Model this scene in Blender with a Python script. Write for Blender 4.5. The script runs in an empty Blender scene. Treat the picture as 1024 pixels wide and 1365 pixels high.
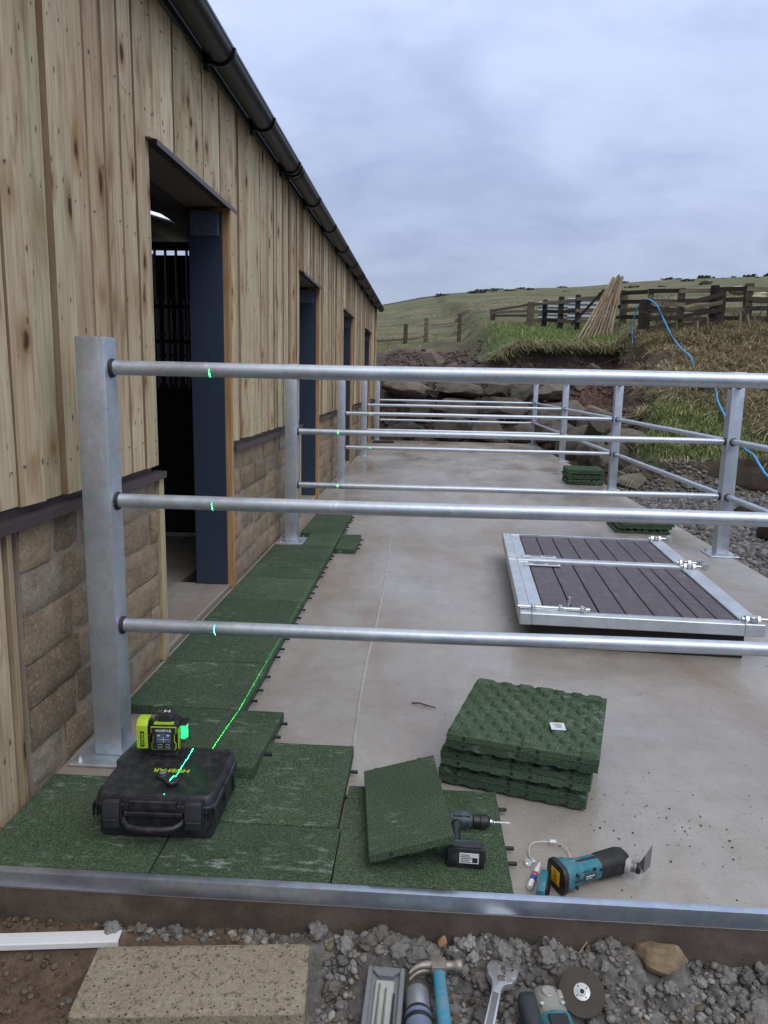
import bpy, bmesh, math, random
import numpy as np
from math import sin, cos, pi, radians, sqrt, atan2
from mathutils import Vector, Matrix, Euler, noise as mnoise
random.seed(7)
RN = np.random.default_rng(7)
sc = bpy.context.scene
COL = sc.collection

# ------------------------------------------------------------------ camera
FL = 992.3; PAN, PIT, ROL = -5.28393713e-02, 1.74048942e-01, 2.02201587e-02
HC = 1.353
def cam_axes():
    f = Vector((sin(PAN), cos(PAN), 0)); r = Vector((cos(PAN), -sin(PAN), 0)); u = Vector((0, 0, 1))
    f2 = f*cos(PIT) - u*sin(PIT); u2 = u*cos(PIT) + f*sin(PIT)
    return r*cos(ROL) + u2*sin(ROL), u2*cos(ROL) - r*sin(ROL), f2
cr, cu, cf = cam_axes()
cd = bpy.data.cameras.new('camera'); cam = bpy.data.objects.new('camera', cd); COL.objects.link(cam)
cam.matrix_world = Matrix(((cr.x, cu.x, -cf.x, 0), (cr.y, cu.y, -cf.y, 0), (cr.z, cu.z, -cf.z, HC), (0, 0, 0, 1)))
cd.sensor_fit = 'HORIZONTAL'; cd.sensor_width = 36; cd.lens = 36*FL/1024
cd.clip_start = .05; cd.clip_end = 3000
sc.camera = cam
sc.view_settings.view_transform = 'Standard'; sc.view_settings.look = 'None'; sc.view_settings.gamma = 1
sc.view_settings.exposure = 0.46

# ------------------------------------------------------------------ node helper
class NT:
    def __init__(s, name):
        s.m = bpy.data.materials.new(name); s.m.use_nodes = True
        s.t = s.m.node_tree; s.b = s.t.nodes['Principled BSDF']; s.out = s.t.nodes['Material Output']
        s.geo = None; s.vec = s.coord('Object')
    def n(s, ty, **kw):
        x = s.t.nodes.new(ty)
        for k, v in kw.items(): setattr(x, k, v)
        return x
    def ln(s, a, b): s.t.links.new(a, b)
    def coord(s, which):
        return s.n('ShaderNodeTexCoord').outputs[which]
    def attr(s, name, out='Fac'):
        a = s.n('ShaderNodeAttribute'); a.attribute_name = name; return a.outputs[out]
    def put(s, sock, v):
        if hasattr(v, 'is_linked') or isinstance(v, bpy.types.NodeSocket): s.ln(v, sock)
        else:
            try: sock.default_value = v
            except Exception: sock.default_value = (v[0], v[1], v[2], 1) if len(v) == 3 else v
    def scale(s, vec, sx, sy=None, sz=None, loc=(0, 0, 0)):
        m = s.n('ShaderNodeMapping'); s.ln(vec, m.inputs[0])
        m.inputs['Scale'].default_value = (sx, sy if sy is not None else sx, sz if sz is not None else sx)
        m.inputs['Location'].default_value = loc
        return m.outputs[0]
    def noise(s, scale, detail=3, rough=.55, vec=None, dist=0):
        x = s.n('ShaderNodeTexNoise'); s.ln(vec if vec is not None else s.vec, x.inputs['Vector'])
        x.inputs['Scale'].default_value = scale; x.inputs['Detail'].default_value = detail
        x.inputs['Roughness'].default_value = rough; x.inputs['Distortion'].default_value = dist
        return x.outputs['Fac']
    def voro(s, scale, vec=None, feature='F1', out='Distance', rand=1):
        x = s.n('ShaderNodeTexVoronoi', feature=feature); s.ln(vec if vec is not None else s.vec, x.inputs['Vector'])
        x.inputs['Scale'].default_value = scale; x.inputs['Randomness'].default_value = rand
        return x.outputs[out]
    def ramp(s, fac, *stops):
        r = s.n('ShaderNodeValToRGB'); s.ln(fac, r.inputs[0]); e = r.color_ramp.elements
        while len(e) < len(stops): e.new(.5)
        for el, (p, c) in zip(e, stops):
            el.position = p
            el.color = (c, c, c, 1) if isinstance(c, (int, float)) else (c[0], c[1], c[2], 1)
        return r.outputs['Color']
    def mix(s, fac, a, b, mode='MIX'):
        m = s.n('ShaderNodeMix', data_type='RGBA', blend_type=mode)
        s.put(m.inputs[0], fac); s.put(m.inputs[6], a); s.put(m.inputs[7], b); return m.outputs[2]
    def math(s, op, a, b=0.0, c=None):
        m = s.n('ShaderNodeMath', operation=op); s.put(m.inputs[0], a); s.put(m.inputs[1], b)
        if c is not None: s.put(m.inputs[2], c)
        return m.outputs[0]
    def bump(s, h, strength=.3, dist=.01, prev=None):
        b = s.n('ShaderNodeBump'); s.ln(h, b.inputs['Height'])
        b.inputs['Strength'].default_value = strength; b.inputs['Distance'].default_value = dist
        if prev is not None: s.ln(prev, b.inputs['Normal'])
        return b.outputs[0]
    def set(s, color=None, rough=None, metal=None, normal=None, spec=None, emit=None, es=None, trans=None, alpha=None, coat=None):
        for k, v in (('Base Color', color), ('Roughness', rough), ('Metallic', metal), ('Normal', normal), ('Specular IOR Level', spec),
                     ('Emission Color', emit), ('Emission Strength', es), ('Transmission Weight', trans), ('Alpha', alpha), ('Coat Weight', coat)):
            if v is not None: s.put(s.b.inputs[k], v)
        return s.m

def plain(name, col, rough=.5, metal=0., var=.12, ns=60, bump=.1, bd=.001, spec=.5, dust=0.):
    t = NT(name)
    n = t.noise(ns, 4); n2 = t.noise(ns*.12, 3)
    c = t.mix(t.math('MULTIPLY', n, 1.0), [x*(1-var) for x in col], [x*(1+var) for x in col])
    c = t.mix(t.ramp(n2, (.35, 0), (.7, 1)), c, t.mix(.5, c, [x*(1-var*1.5) for x in col]))
    r = t.math('ADD', rough-.06, t.math('MULTIPLY', n2, .12))
    if dust:
        du = t.noise(34, 6, .72); sc1 = t.noise(1, 5, .7, t.scale(t.vec, 60, 190, 120))
        c = t.mix(t.ramp(du, (.46, 0), (.70, dust)), c, (.26, .235, .20)); c = t.mix(t.ramp(sc1, (.64, 0), (.70, dust*1.1)), c, (.42, .41, .39))
        r = t.math('ADD', r, t.math('MULTIPLY', t.ramp(du, (.46, 0), (.70, 1)), .2))
    return t.set(c, r, metal, t.bump(n, bump, bd), spec)

# ------------------------------------------------------------------ mesh helper
def smoothstep(a, b, x):
    t = min(1, max(0, (x-a)/(b-a))); return t*t*(3-2*t)
_ico = {}
def ico(sub):
    if sub not in _ico:
        bm = bmesh.new(); bmesh.ops.create_icosphere(bm, subdivisions=sub, radius=1)
        bm.verts.ensure_lookup_table()
        _ico[sub] = (np.array([v.co[:] for v in bm.verts]), [[v.index for v in f.verts] for f in bm.faces]); bm.free()
    return _ico[sub]
class MB:
    def __init__(s): s.v = []; s.f = []; s.mi = []; s.a = {}
    def add(s, vs, fs, mi=0, M=None, **attrs):
        o = len(s.v)
        for p in vs:
            p = Vector(p)
            if M is not None: p = M @ p
            s.v.append(tuple(p))
        for f in fs: s.f.append([i+o for i in f]); s.mi.append(mi)
        for k, val in attrs.items():          # a list is per vertex, anything else is one value for all
            L = s.a.setdefault(k, []); one = val[0] if isinstance(val, list) else val
            while len(L) < o: L.append((0, 0, 0) if isinstance(one, (tuple, Vector)) else 0.0)
            L.extend(val if isinstance(val, list) else [val]*len(vs))
        return s
    def bm(s, bm, mi=0, M=None, **attrs):
        bm.verts.index_update()
        vs = [v.co.copy() for v in bm.verts]; fs = [[v.index for v in f.verts] for f in bm.faces]
        bm.free(); return s.add(vs, fs, mi, M, **attrs)
    def box(s, x0, x1, y0, y1, z0, z1, bev=0, mi=0, M=None, seg=1, **attrs):
        b = bmesh.new(); bmesh.ops.create_cube(b, size=1)
        for v in b.verts: v.co = Vector((x0+(v.co.x+.5)*(x1-x0), y0+(v.co.y+.5)*(y1-y0), z0+(v.co.z+.5)*(z1-z0)))
        if bev > 0: bmesh.ops.bevel(b, geom=list(b.edges), offset=bev, segments=seg, affect='EDGES', profile=.6)
        return s.bm(b, mi, M, **attrs)
    def cyl(s, p0, p1, r0, r1=None, n=16, mi=0, M=None, bev=0, **attrs):
        r1 = r0 if r1 is None else r1
        L = (Vector(p1)-Vector(p0)).length
        prof = [(0, 0), (r0-bev, 0), (r0, bev), (r1, L-bev), (r1-bev, L), (0, L)] if bev else [(0, 0), (r0, 0), (r1, L), (0, L)]
        return s.lathe(prof, p0, p1, n, mi, M, **attrs)
    def lathe(s, prof, p0, p1, n=24, mi=0, M=None, **attrs):
        p0 = Vector(p0); d = (Vector(p1)-p0).normalized()
        a = Vector((0, 0, 1)) if abs(d.z) < .9 else Vector((1, 0, 0))
        u = d.cross(a).normalized(); w = d.cross(u)
        vs = []; rings = []
        for (r, h) in prof:
            if r <= 1e-7: rings.append([len(vs)]); vs.append(p0+d*h)
            else:
                rings.append(list(range(len(vs), len(vs)+n)))
                for i in range(n):
                    t = 2*pi*i/n; vs.append(p0+d*h+u*(r*cos(t))+w*(r*sin(t)))
        fs = []
        for A, B in zip(rings, rings[1:]):
            if len(A) == 1 and len(B) == 1: continue
            for i in range(n):
                j = (i+1) % n
                if len(A) == 1: fs.append([A[0], B[i], B[j]])
                elif len(B) == 1: fs.append([A[i], B[0], A[j]])
                else: fs.append([A[i], B[i], B[j], A[j]])
        return s.add(vs, fs, mi, M, **attrs)
    def tube(s, pts, r, n=8, mi=0, M=None, **attrs):
        pts = [Vector(p) for p in pts]; vs = []; fs = []
        rr = r if isinstance(r, (list, tuple)) else [r]*len(pts)
        u = None
        for i, p in enumerate(pts):
            d = (pts[min(i+1, len(pts)-1)]-pts[max(i-1, 0)]).normalized()
            if u is None:
                a = Vector((0, 0, 1)) if abs(d.z) < .9 else Vector((1, 0, 0)); u = d.cross(a).normalized()
            u = (u-d*u.dot(d)).normalized(); w = d.cross(u)
            for k in range(n):
                t = 2*pi*k/n; vs.append(p+u*(rr[i]*cos(t))+w*(rr[i]*sin(t)))
        for i in range(len(pts)-1):
            for k in range(n):
                j = (k+1) % n
                fs.append([i*n+k, i*n+j, (i+1)*n+j, (i+1)*n+k])
        fs.append(list(range(n))[::-1]); fs.append([(len(pts)-1)*n+k for k in range(n)])
        return s.add(vs, fs, mi, M, **attrs)
    def prism(s, poly, h0, h1, mi=0, M=None, bev=0, **attrs):
        b = bmesh.new(); vs = [b.verts.new((p[0], p[1], h0)) for p in poly]; f = b.faces.new(vs)
        r = bmesh.ops.extrude_face_region(b, geom=[f]); bmesh.ops.translate(b, vec=(0, 0, h1-h0), verts=[e for e in r['geom'] if isinstance(e, bmesh.types.BMVert)])
        bmesh.ops.recalc_face_normals(b, faces=b.faces)
        if bev: bmesh.ops.bevel(b, geom=list(b.edges), offset=bev, segments=2, affect='EDGES', profile=.6)
        return s.bm(b, mi, M, **attrs)
    def build(s, name, mats, parent=None, ang=35, loc=(0, 0, 0), rot=(0, 0, 0), fix=False):
        me = bpy.data.meshes.new(name); me.from_pydata(s.v, [], s.f)
        if not isinstance(mats, (list, tuple)): mats = [mats]
        for m in mats: me.materials.append(m)
        me.polygons.foreach_set('material_index', s.mi)
        for k, L in s.a.items():
            vecs = any(isinstance(x, (tuple, list, Vector)) for x in L[:1]+L[-1:])
            while len(L) < len(s.v): L.append((0, 0, 0) if vecs else 0.0)
            at = me.attributes.new(k, 'FLOAT_VECTOR' if vecs else 'FLOAT', 'POINT')
            at.data.foreach_set('vector' if vecs else 'value', np.array([tuple(x) for x in L] if vecs else L, dtype=np.float32).ravel())
        me.update()
        if fix:
            b = bmesh.new(); b.from_mesh(me); bmesh.ops.recalc_face_normals(b, faces=b.faces); b.to_mesh(me); b.free()
        if ang:
            me.shade_smooth()
            if ang < 170: me.set_sharp_from_angle(angle=radians(ang))
        o = bpy.data.objects.new(name, me); COL.objects.link(o); o.location = loc; o.rotation_euler = rot
        if parent: o.parent = parent
        return o
def npmesh(name, V, F, mat, attrs=None, smooth=False):
    """big meshes straight from numpy: V (n,3), F (m,k)"""
    me = bpy.data.meshes.new(name); V = np.asarray(V, np.float32); F = np.asarray(F, np.int32)
    me.vertices.add(len(V)); me.vertices.foreach_set('co', V.ravel())
    me.loops.add(F.size); me.loops.foreach_set('vertex_index', F.ravel())
    me.polygons.add(len(F)); me.polygons.foreach_set('loop_start', np.arange(0, F.size, F.shape[1], dtype=np.int32))
    me.materials.append(mat)
    for k, A in (attrs or {}).items():
        A = np.asarray(A, np.float32); at = me.attributes.new(k, 'FLOAT' if A.ndim == 1 else 'FLOAT_VECTOR', 'POINT')
        at.data.foreach_set('value' if A.ndim == 1 else 'vector', A.ravel())
    me.update(calc_edges=True); me.validate()
    if smooth: me.shade_smooth()
    o = bpy.data.objects.new(name, me); COL.objects.link(o); return o

def tag(o, label=None, cat=None, group=None, kind=None):
    if label: o['label'] = label
    if cat: o['category'] = cat
    if group: o['group'] = group
    if kind: o['kind'] = kind
    return o
def thing(name, label, cat, loc=(0, 0, 0), rot=(0, 0, 0), group=None):
    o = bpy.data.objects.new(name, None); COL.objects.link(o); o.empty_display_size = .1
    o.location = loc; o.rotation_euler = rot
    return tag(o, label, cat, group)
def copy_tree(o, parent=None, loc=None, rot=None, label=None):
    c = o.copy(); COL.objects.link(c)
    if parent: c.parent = parent
    if loc is not None: c.location = loc
    if rot is not None: c.rotation_euler = rot
    if label: c['label'] = label
    for ch in list(o.children): copy_tree(ch, c)
    return c
def text_mesh(name, body, size, mat, parent, M, ext=.0004, bold=False, align='CENTER'):
    cu_ = bpy.data.curves.new(name, 'FONT'); cu_.body = body; cu_.size = size; cu_.extrude = ext
    cu_.align_x = align; cu_.align_y = 'CENTER'; cu_.resolution_u = 3
    if bold: cu_.offset = size*.018
    t = bpy.data.objects.new(name+'_tmp', cu_); COL.objects.link(t)
    bpy.context.view_layer.update()
    me = bpy.data.meshes.new_from_object(t.evaluated_get(bpy.context.evaluated_depsgraph_get()))
    bpy.data.objects.remove(t); bpy.data.curves.remove(cu_)
    me.name = name; me.materials.clear(); me.materials.append(mat)
    o = bpy.data.objects.new(name, me); COL.objects.link(o); o.parent = parent; o.matrix_local = M
    return o
def rock_verts(sub, seed, sx, sy, sz, cuts=9, rough=.06, flat=.75):
    V, F = ico(sub); V = V.copy(); r = np.random.default_rng(seed)
    for _ in range(cuts):
        n = r.normal(size=3); n /= np.linalg.norm(n); d = r.uniform(flat-.15, flat+.12)
        k = V@n - d; V -= np.where(k > 0, k, 0)[:, None]*n*.93
    off = r.uniform(0, 50, 3)
    N = np.array([mnoise.fractal(Vector(v*1.7+off), 1.0, 2.1, 4) + .35*mnoise.noise(Vector(v*7+off)) for v in V])
    V *= (1+rough*N)[:, None]
    return V*np.array([sx, sy, sz]), F
# ------------------------------------------------------------------ materials
def m_wood(name, stops, knots=True, pale_amt=.35):
    t = NT(name); gc = t.attr('gc', 'Vector'); rnd = t.attr('rnd')
    grain = t.noise(1, 6, .68, t.scale(gc, 70, 2.4, 3), .5)
    broad = t.noise(1, 4, .55, t.scale(gc, 6, .8, 3), 1.6)
    c = t.ramp(rnd, *stops)
    c = t.mix(t.ramp(grain, (.36, .6), (.60, 0)), c, t.mix(1, c, (.60, .51, .40), 'MULTIPLY'))
    c = t.mix(t.ramp(broad, (.48, 0), (.72, .7)), c, t.mix(1, c, (.66, .53, .40), 'MULTIPLY'))
    pale = t.noise(1, 3, .55, t.scale(gc, 8, .55, 3, (4, 3, 9)), .5)
    c = t.mix(t.ramp(pale, (.5, 0), (.70, pale_amt)), c, t.mix(1, c, (1.4, 1.45, 1.42), 'MULTIPLY'))
    h = grain
    if knots:
        vv = t.scale(gc, 9, 4.2, 1.3); wob = t.n('ShaderNodeTexNoise'); t.ln(vv, wob.inputs['Vector']); wob.inputs['Scale'].default_value = 2.2
        sv = t.n('ShaderNodeVectorMath', operation='SCALE'); t.ln(wob.outputs['Color'], sv.inputs[0]); sv.inputs['Scale'].default_value = .35
        vw = t.n('ShaderNodeVectorMath', operation='ADD'); t.ln(vv, vw.inputs[0]); t.ln(sv.outputs[0], vw.inputs[1])
        d = t.voro(.86, vw.outputs[0])
        c = t.mix(t.ramp(d, (.12, .85), (.40, 0)), c, t.mix(1, c, (.60, .42, .29), 'MULTIPLY'))
        c = t.mix(t.ramp(d, (.09, .95), (.17, 0)), c, (.055, .028, .016))
        d2 = t.voro(1, t.scale(gc, 20, 9, 2.3, (3, 1, 2)))
        c = t.mix(t.ramp(d2, (.07, .85), (.14, 0)), c, (.05, .03, .02))
        st = t.noise(1, 5, .65, t.scale(gc, 16, 1.5, 4, (7, 2, 5)), .9)
        c = t.mix(t.ramp(st, (.56, 0), (.70, .7)), c, t.mix(1, c, (.46, .34, .24), 'MULTIPLY'))
        gy = t.noise(1, 4, .6, t.scale(gc, 6, 1.1, 4, (1, 9, 3)), .5)
        c = t.mix(t.ramp(gy, (.52, 0), (.68, .5)), c, t.mix(1, c, (.62, .66, .70), 'MULTIPLY'))
        h = t.math('ADD', grain, t.math('MULTIPLY', t.ramp(d, (.05, 1), (.16, 0)), .5))
    return t.set(c, t.math('ADD', .62, t.math('MULTIPLY', grain, .25)), 0, t.bump(h, .45, .003), .2)
W_CLAD = m_wood('larch_boards', [(0, (.43, .325, .205)), (.2, (.62, .515, .345)), (.4, (.52, .46, .295)), (.6, (.70, .60, .41)), (.8, (.47, .35, .22)), (1, (.75, .675, .48))])
W_EDGE_SHADE = m_wood('sawn_edges_seam_shade', [(0, (.24, .175, .11)), (1, (.36, .28, .185))], knots=False)  # side-face wood darkened to paint in the seam shade between boards
W_TRIM = m_wood('jamb_timber', [(0, (.42, .25, .12)), (1, (.5, .32, .16))], knots=False)
W_PALE = m_wood('pale_timber', [(0, (.45, .37, .22)), (1, (.5, .42, .27))], knots=False)
W_FENCE = m_wood('weathered_fence', [(0, (.075, .058, .042)), (.5, (.14, .115, .085)), (1, (.22, .185, .14))], knots=False)
W_FDARK = m_wood('dark_fence', [(0, (.018, .015, .013)), (1, (.042, .035, .028))], knots=False)
W_POLE = m_wood('peeled_poles', [(0, (.27, .215, .15)), (1, (.42, .35, .25))], knots=True)

def m_galv(name='galvanised_steel', base=(.52, .565, .625), rough=.40, streak=True, metal=.72):
    t = NT(name)
    cl = t.noise(9, 5, .6); sp = t.voro(70, out='Color')
    c = t.mix(t.ramp(cl, (.3, 0), (.7, 1)), [x*.86 for x in base], [x*1.08 for x in base])
    c = t.mix(.10, c, sp, 'OVERLAY')
    if streak:
        sv = t.noise(1, 3, .6, t.scale(t.vec, 30, 30, 5)); w = t.noise(3.1, 3, .6)
        f = t.math('MULTIPLY', t.ramp(sv, (.60, 0), (.68, 1)), t.ramp(w, (.5, 0), (.62, .8)))
        c = t.mix(f, c, (.72, .75, .79))
        dk = t.noise(1, 4, .65, t.scale(t.vec, 55, 55, 18, (3, 1, 4)))
        c = t.mix(t.ramp(dk, (.67, 0), (.74, .6)), c, (.22, .21, .20))
    r = t.math('ADD', rough-.12, t.math('MULTIPLY', cl, .30))
    return t.set(c, r, metal, t.bump(t.noise(35, 3), .12, .002), .5)
GALV = m_galv(); GALV2 = m_galv('galvanised_frame', (.58, .62, .66), .42)
ZINC = plain('bright_zinc', (.62, .64, .66), .28, .85, .2, 120)
CHROME = plain('chromed_steel', (.70, .71, .73), .34, .75, .15, 90)
STEEL_W = plain('worn_steel', (.34, .32, .30), .42, .8, .35, 60)
NAVY = plain('navy_painted_steel', (.030, .044, .074), .45, 0, .18, 18)
FLASH = plain('brown_flashing', (.060, .046, .048), .42, 0, .15, 25)
SOFFIT = plain('soffit_brown', (.13, .10, .08), .6, 0, .15, 25)
GUT = plain('black_gutter_plastic', (.007, .007, .009), .36, 0, .2, 12, spec=.28)
BLACKP = plain('black_plastic', (.013, .014, .017), .42, 0, .25, 90, .15, dust=.12)
CASEP = plain('black_case_plastic', (.015, .016, .022), .40, 0, .4, 220, .25, .0006, dust=.12)
RUBB = plain('black_rubber', (.010, .010, .011), .6, 0, .2, 90, dust=.10)
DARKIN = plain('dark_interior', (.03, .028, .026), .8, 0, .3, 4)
ROOFM = plain('roof_sheet', (.045, .047, .052), .45, 0, .1, 8)
LIME = plain('lime_plastic', (.42, .62, .03), .4, 0, .1, 60)
TEAL = plain('teal_plastic', (.012, .17, .22), .44, 0, .2, 60, dust=.5)
TEALD = plain('dark_teal_plastic', (.03, .055, .065), .45, 0, .18, 60, dust=.35)
GREYP = plain('grey_plastic', (.17, .18, .20), .5, 0, .15, 70, dust=.5)
GREYL = plain('light_grey_plastic', (.40, .40, .38), .5, 0, .25, 70)
WHITEP = plain('white_plastic', (.74, .75, .77), .38, 0, .05, 40)
YELL = plain('yellow_plastic', (.62, .36, .02), .5, 0, .15, 60)
LABELW = plain('white_label', (.70, .71, .73), .55, 0, .08, 300)
INK = plain('black_ink', (.02, .02, .025), .6, 0, .1, 300)
BLUEI = plain('blue_ink', (.03, .08, .45), .5, 0, .1, 300)
REDI = plain('red_ink', (.55, .04, .03), .5, 0, .1, 300)
BPIPE = plain('blue_pipe_plastic', (.03, .30, .62), .42, 0, .12, 25)
HAMB = plain('blue_handle_plastic', (.03, .25, .38), .45, 0, .15, 90, dust=.6)
SHEETW = plain('pale_sheet', (.36, .37, .39), .5, 0, .25, 6)
CREAM = plain('cream_sack', (.60, .55, .36), .8, 0, .2, 12)
def m_glow(name, col, s):
    t = NT(name); n_ = t.noise(160, 2); return t.set((.02, .05, .03), .2, 0, emit=col, es=t.ramp(n_, (.35, s*.45), (.65, s)) if s < 1 else t.math('MULTIPLY', t.ramp(n_, (.38, .25), (.62, 1)), s))
LGLOW = m_glow('laser_window_glow', (.03, 1, .25), 1.9)
SCREEN = m_glow('lit_screen', (.10, .13, .30), .35)
def m_clear():
    t = NT('clear_plastic'); return t.set((.9, .92, .95), .12, 0, trans=.75)
CLEAR = m_clear()
def m_rubber(name, col, bs=.8, lo_=.22, hi_=3.6):
    t = NT(name); ob = t.n('ShaderNodeObjectInfo').outputs['Random']
    g = t.noise(210, 3, .75); g2 = t.noise(95, 4, .75); big = t.noise(5, 4, .6)
    c = t.ramp(g, (.34, [x*lo_ for x in col]), (.50, col), (.62, [x*2.2 for x in col]), (.72, [x*hi_ for x in col]))
    c = t.mix(t.ramp(big, (.35, 0), (.7, .5)), c, t.mix(1, c, (1.3, 1.25, 1.2), 'MULTIPLY'))
    c = t.mix(1, c, t.ramp(ob, (0, .8), (1, 1.15)), 'MULTIPLY')
    off = t.n('ShaderNodeVectorMath', operation='ADD'); t.ln(t.vec, off.inputs[0])
    cb = t.n('ShaderNodeCombineXYZ'); 
    for i in range(3): t.ln(t.math('MULTIPLY', ob, 37.0+i*11), cb.inputs[i])
    t.ln(cb.outputs[0], off.inputs[1])
    sv = t.noise(1, 5, .68, t.scale(off.outputs[0], 16, 44, 30)); sw = t.noise(5.5, 2, .5, off.outputs[0])
    f = t.math('MULTIPLY', t.ramp(sv, (.55, 0), (.68, .9)), t.ramp(sw, (.44, 0), (.62, 1)))
    f = t.math('MULTIPLY', f, t.ramp(g2, (.35, .3), (.6, 1)))
    c = t.mix(f, c, (.30, .33, .30))
    dust = t.noise(2.6, 5, .65, off.outputs[0]); c = t.mix(t.ramp(dust, (.45, 0), (.75, .16)), c, (.20, .20, .17))
    h = t.math('ADD', g, t.math('MULTIPLY', g2, .8))
    return t.set(c, .82, 0, t.bump(h, bs, .005), .2)
GREEN = m_rubber('green_rubber_granules', (.042, .066, .038), .6, .42, 2.1)
GREENU = m_rubber('green_rubber_underside', (.042, .069, .041), .3, .6, 1.7)
def m_concrete():
    t = NT('wet_concrete')
    a = t.noise(.7, 5, .6); b = t.noise(6, 5, .65); f = t.noise(90, 3, .6); br = t.noise(1, 4, .6, t.scale(t.vec, 1.6, .5, 1), .5)
    c = t.ramp(a, (.30, (.27, .245, .22)), (.5, (.35, .328, .303)), (.70, (.41, .388, .362)))
    c = t.mix(t.ramp(b, (.35, .45), (.62, 0)), c, t.mix(1, c, (.78, .74, .70), 'MULTIPLY'))
    c = t.mix(t.ramp(br, (.46, 0), (.64, .75)), c, (.255, .20, .155))
    c = t.mix(t.ramp(f, (.3, .3), (.6, 0)), c, t.mix(1, c, (.7, .68, .66), 'MULTIPLY'))
    sp = t.voro(38); c = t.mix(t.ramp(sp, (.07, .6), (.13, 0)), c, (.12, .10, .085))
    pale = t.noise(3.3, 6, .7); c = t.mix(t.ramp(pale, (.56, 0), (.74, .32)), c, (.50, .48, .45))
    blot = t.noise(13, 6, .72); c = t.mix(t.ramp(blot, (.36, .45), (.5, 0)), c, t.mix(1, c, (.80, .76, .71), 'MULTIPLY'))
    r = t.ramp(t.noise(1, 4, .6, t.scale(t.vec, .9, .55, 1, (5, 2, 0))), (.34, .13), (.5, .34), (.66, .60))
    hh = t.math('ADD', t.noise(2.4, 4), t.math('MULTIPLY', f, .12))
    brush = t.noise(1, 3, .6, t.scale(t.vec, 3, 70, 1))
    c = t.mix(t.ramp(brush, (.52, 0), (.74, .35)), c, t.mix(1, c, (.80, .77, .74), 'MULTIPLY')); nb = t.bump(brush, .16, .004); nb = t.bump(hh, .25, .01, nb)
    return t.set(c, r, 0, nb, .5)
CONC = m_concrete()
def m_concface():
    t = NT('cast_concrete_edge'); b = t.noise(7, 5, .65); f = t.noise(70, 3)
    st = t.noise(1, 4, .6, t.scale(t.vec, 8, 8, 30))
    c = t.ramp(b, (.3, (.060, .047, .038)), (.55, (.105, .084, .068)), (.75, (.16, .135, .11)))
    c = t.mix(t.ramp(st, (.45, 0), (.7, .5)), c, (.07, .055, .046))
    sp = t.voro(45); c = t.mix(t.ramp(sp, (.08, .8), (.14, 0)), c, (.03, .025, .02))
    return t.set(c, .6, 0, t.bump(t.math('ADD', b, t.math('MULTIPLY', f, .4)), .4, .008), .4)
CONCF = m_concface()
def m_stone():
    t = NT('sandstone_blocks'); rnd = t.attr('rnd'); 
    b = t.noise(9, 5, .65); f = t.noise(75, 4, .7); ly = t.noise(1, 4, .6, t.scale(t.vec, 8, 8, 38), .4)
    c = t.ramp(rnd, (0, (.21, .16, .11)), (.3, (.32, .245, .165)), (.6, (.26, .21, .155)), (.8, (.37, .27, .17)), (1, (.29, .25, .20)))
    c = t.mix(t.ramp(b, (.35, .7), (.62, 0)), c, t.mix(1, c, (.58, .53, .48), 'MULTIPLY'))
    c = t.mix(t.ramp(ly, (.5, 0), (.72, .3)), c, (.12, .088, .062))
    c = t.mix(t.ramp(f, (.54, 0), (.68, .6)), c, (.46, .39, .30)); c = t.mix(t.ramp(f, (.34, .6), (.44, 0)), c, (.10, .075, .055))
    return t.set(c, .85, 0, t.bump(t.math('ADD', b, t.math('MULTIPLY', f, .7)), .5, .008), .2)
STONE = m_stone()
MORT = plain('lime_mortar', (.30, .255, .20), .9, 0, .25, 60, .5, .004)
def m_deck():
    t = NT('brown_composite_planks'); g = t.noise(1, 4, .6, t.scale(t.vec, 60, 3, 20)); s = t.noise(12, 4, .65); w = t.noise(26, 3, .6)
    c = t.ramp(g, (.3, (.050, .037, .042)), (.7, (.098, .075, .082)))
    c = t.mix(t.ramp(s, (.45, 0), (.75, .5)), c, (.12, .10, .10))
    c = t.mix(t.ramp(w, (.64, 0), (.72, .5)), c, (.26, .23, .23))
    return t.set(c, t.ramp(s, (.3, .3), (.7, .6)), 0, t.bump(g, .25, .002), .4)
DECK = m_deck()
def m_block():
    t = NT('buff_concrete_block'); f = t.noise(120, 4, .7); v = t.voro(75); v2 = t.voro(130, out='Color'); b = t.noise(10, 4)
    c = t.ramp(f, (.3, (.20, .17, .12)), (.55, (.32, .28, .205)), (.75, (.41, .37, .285)))
    c = t.mix(t.ramp(b, (.4, .4), (.65, 0)), c, t.mix(1, c, (.75, .72, .68), 'MULTIPLY'))
    c = t.mix(t.ramp(v, (.12, .85), (.22, 0)), c, (.07, .055, .042))
    c = t.mix(t.math('MULTIPLY', t.ramp(t.noise(60, 3, .6), (.56, 0), (.66, 1)), .8), c, (.085, .07, .052))
    return t.set(c, .92, 0, t.bump(t.math('ADD', f, t.ramp(v, (.08, 0), (.22, 1))), .9, .004), .2)
BLOCK = m_block()
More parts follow.
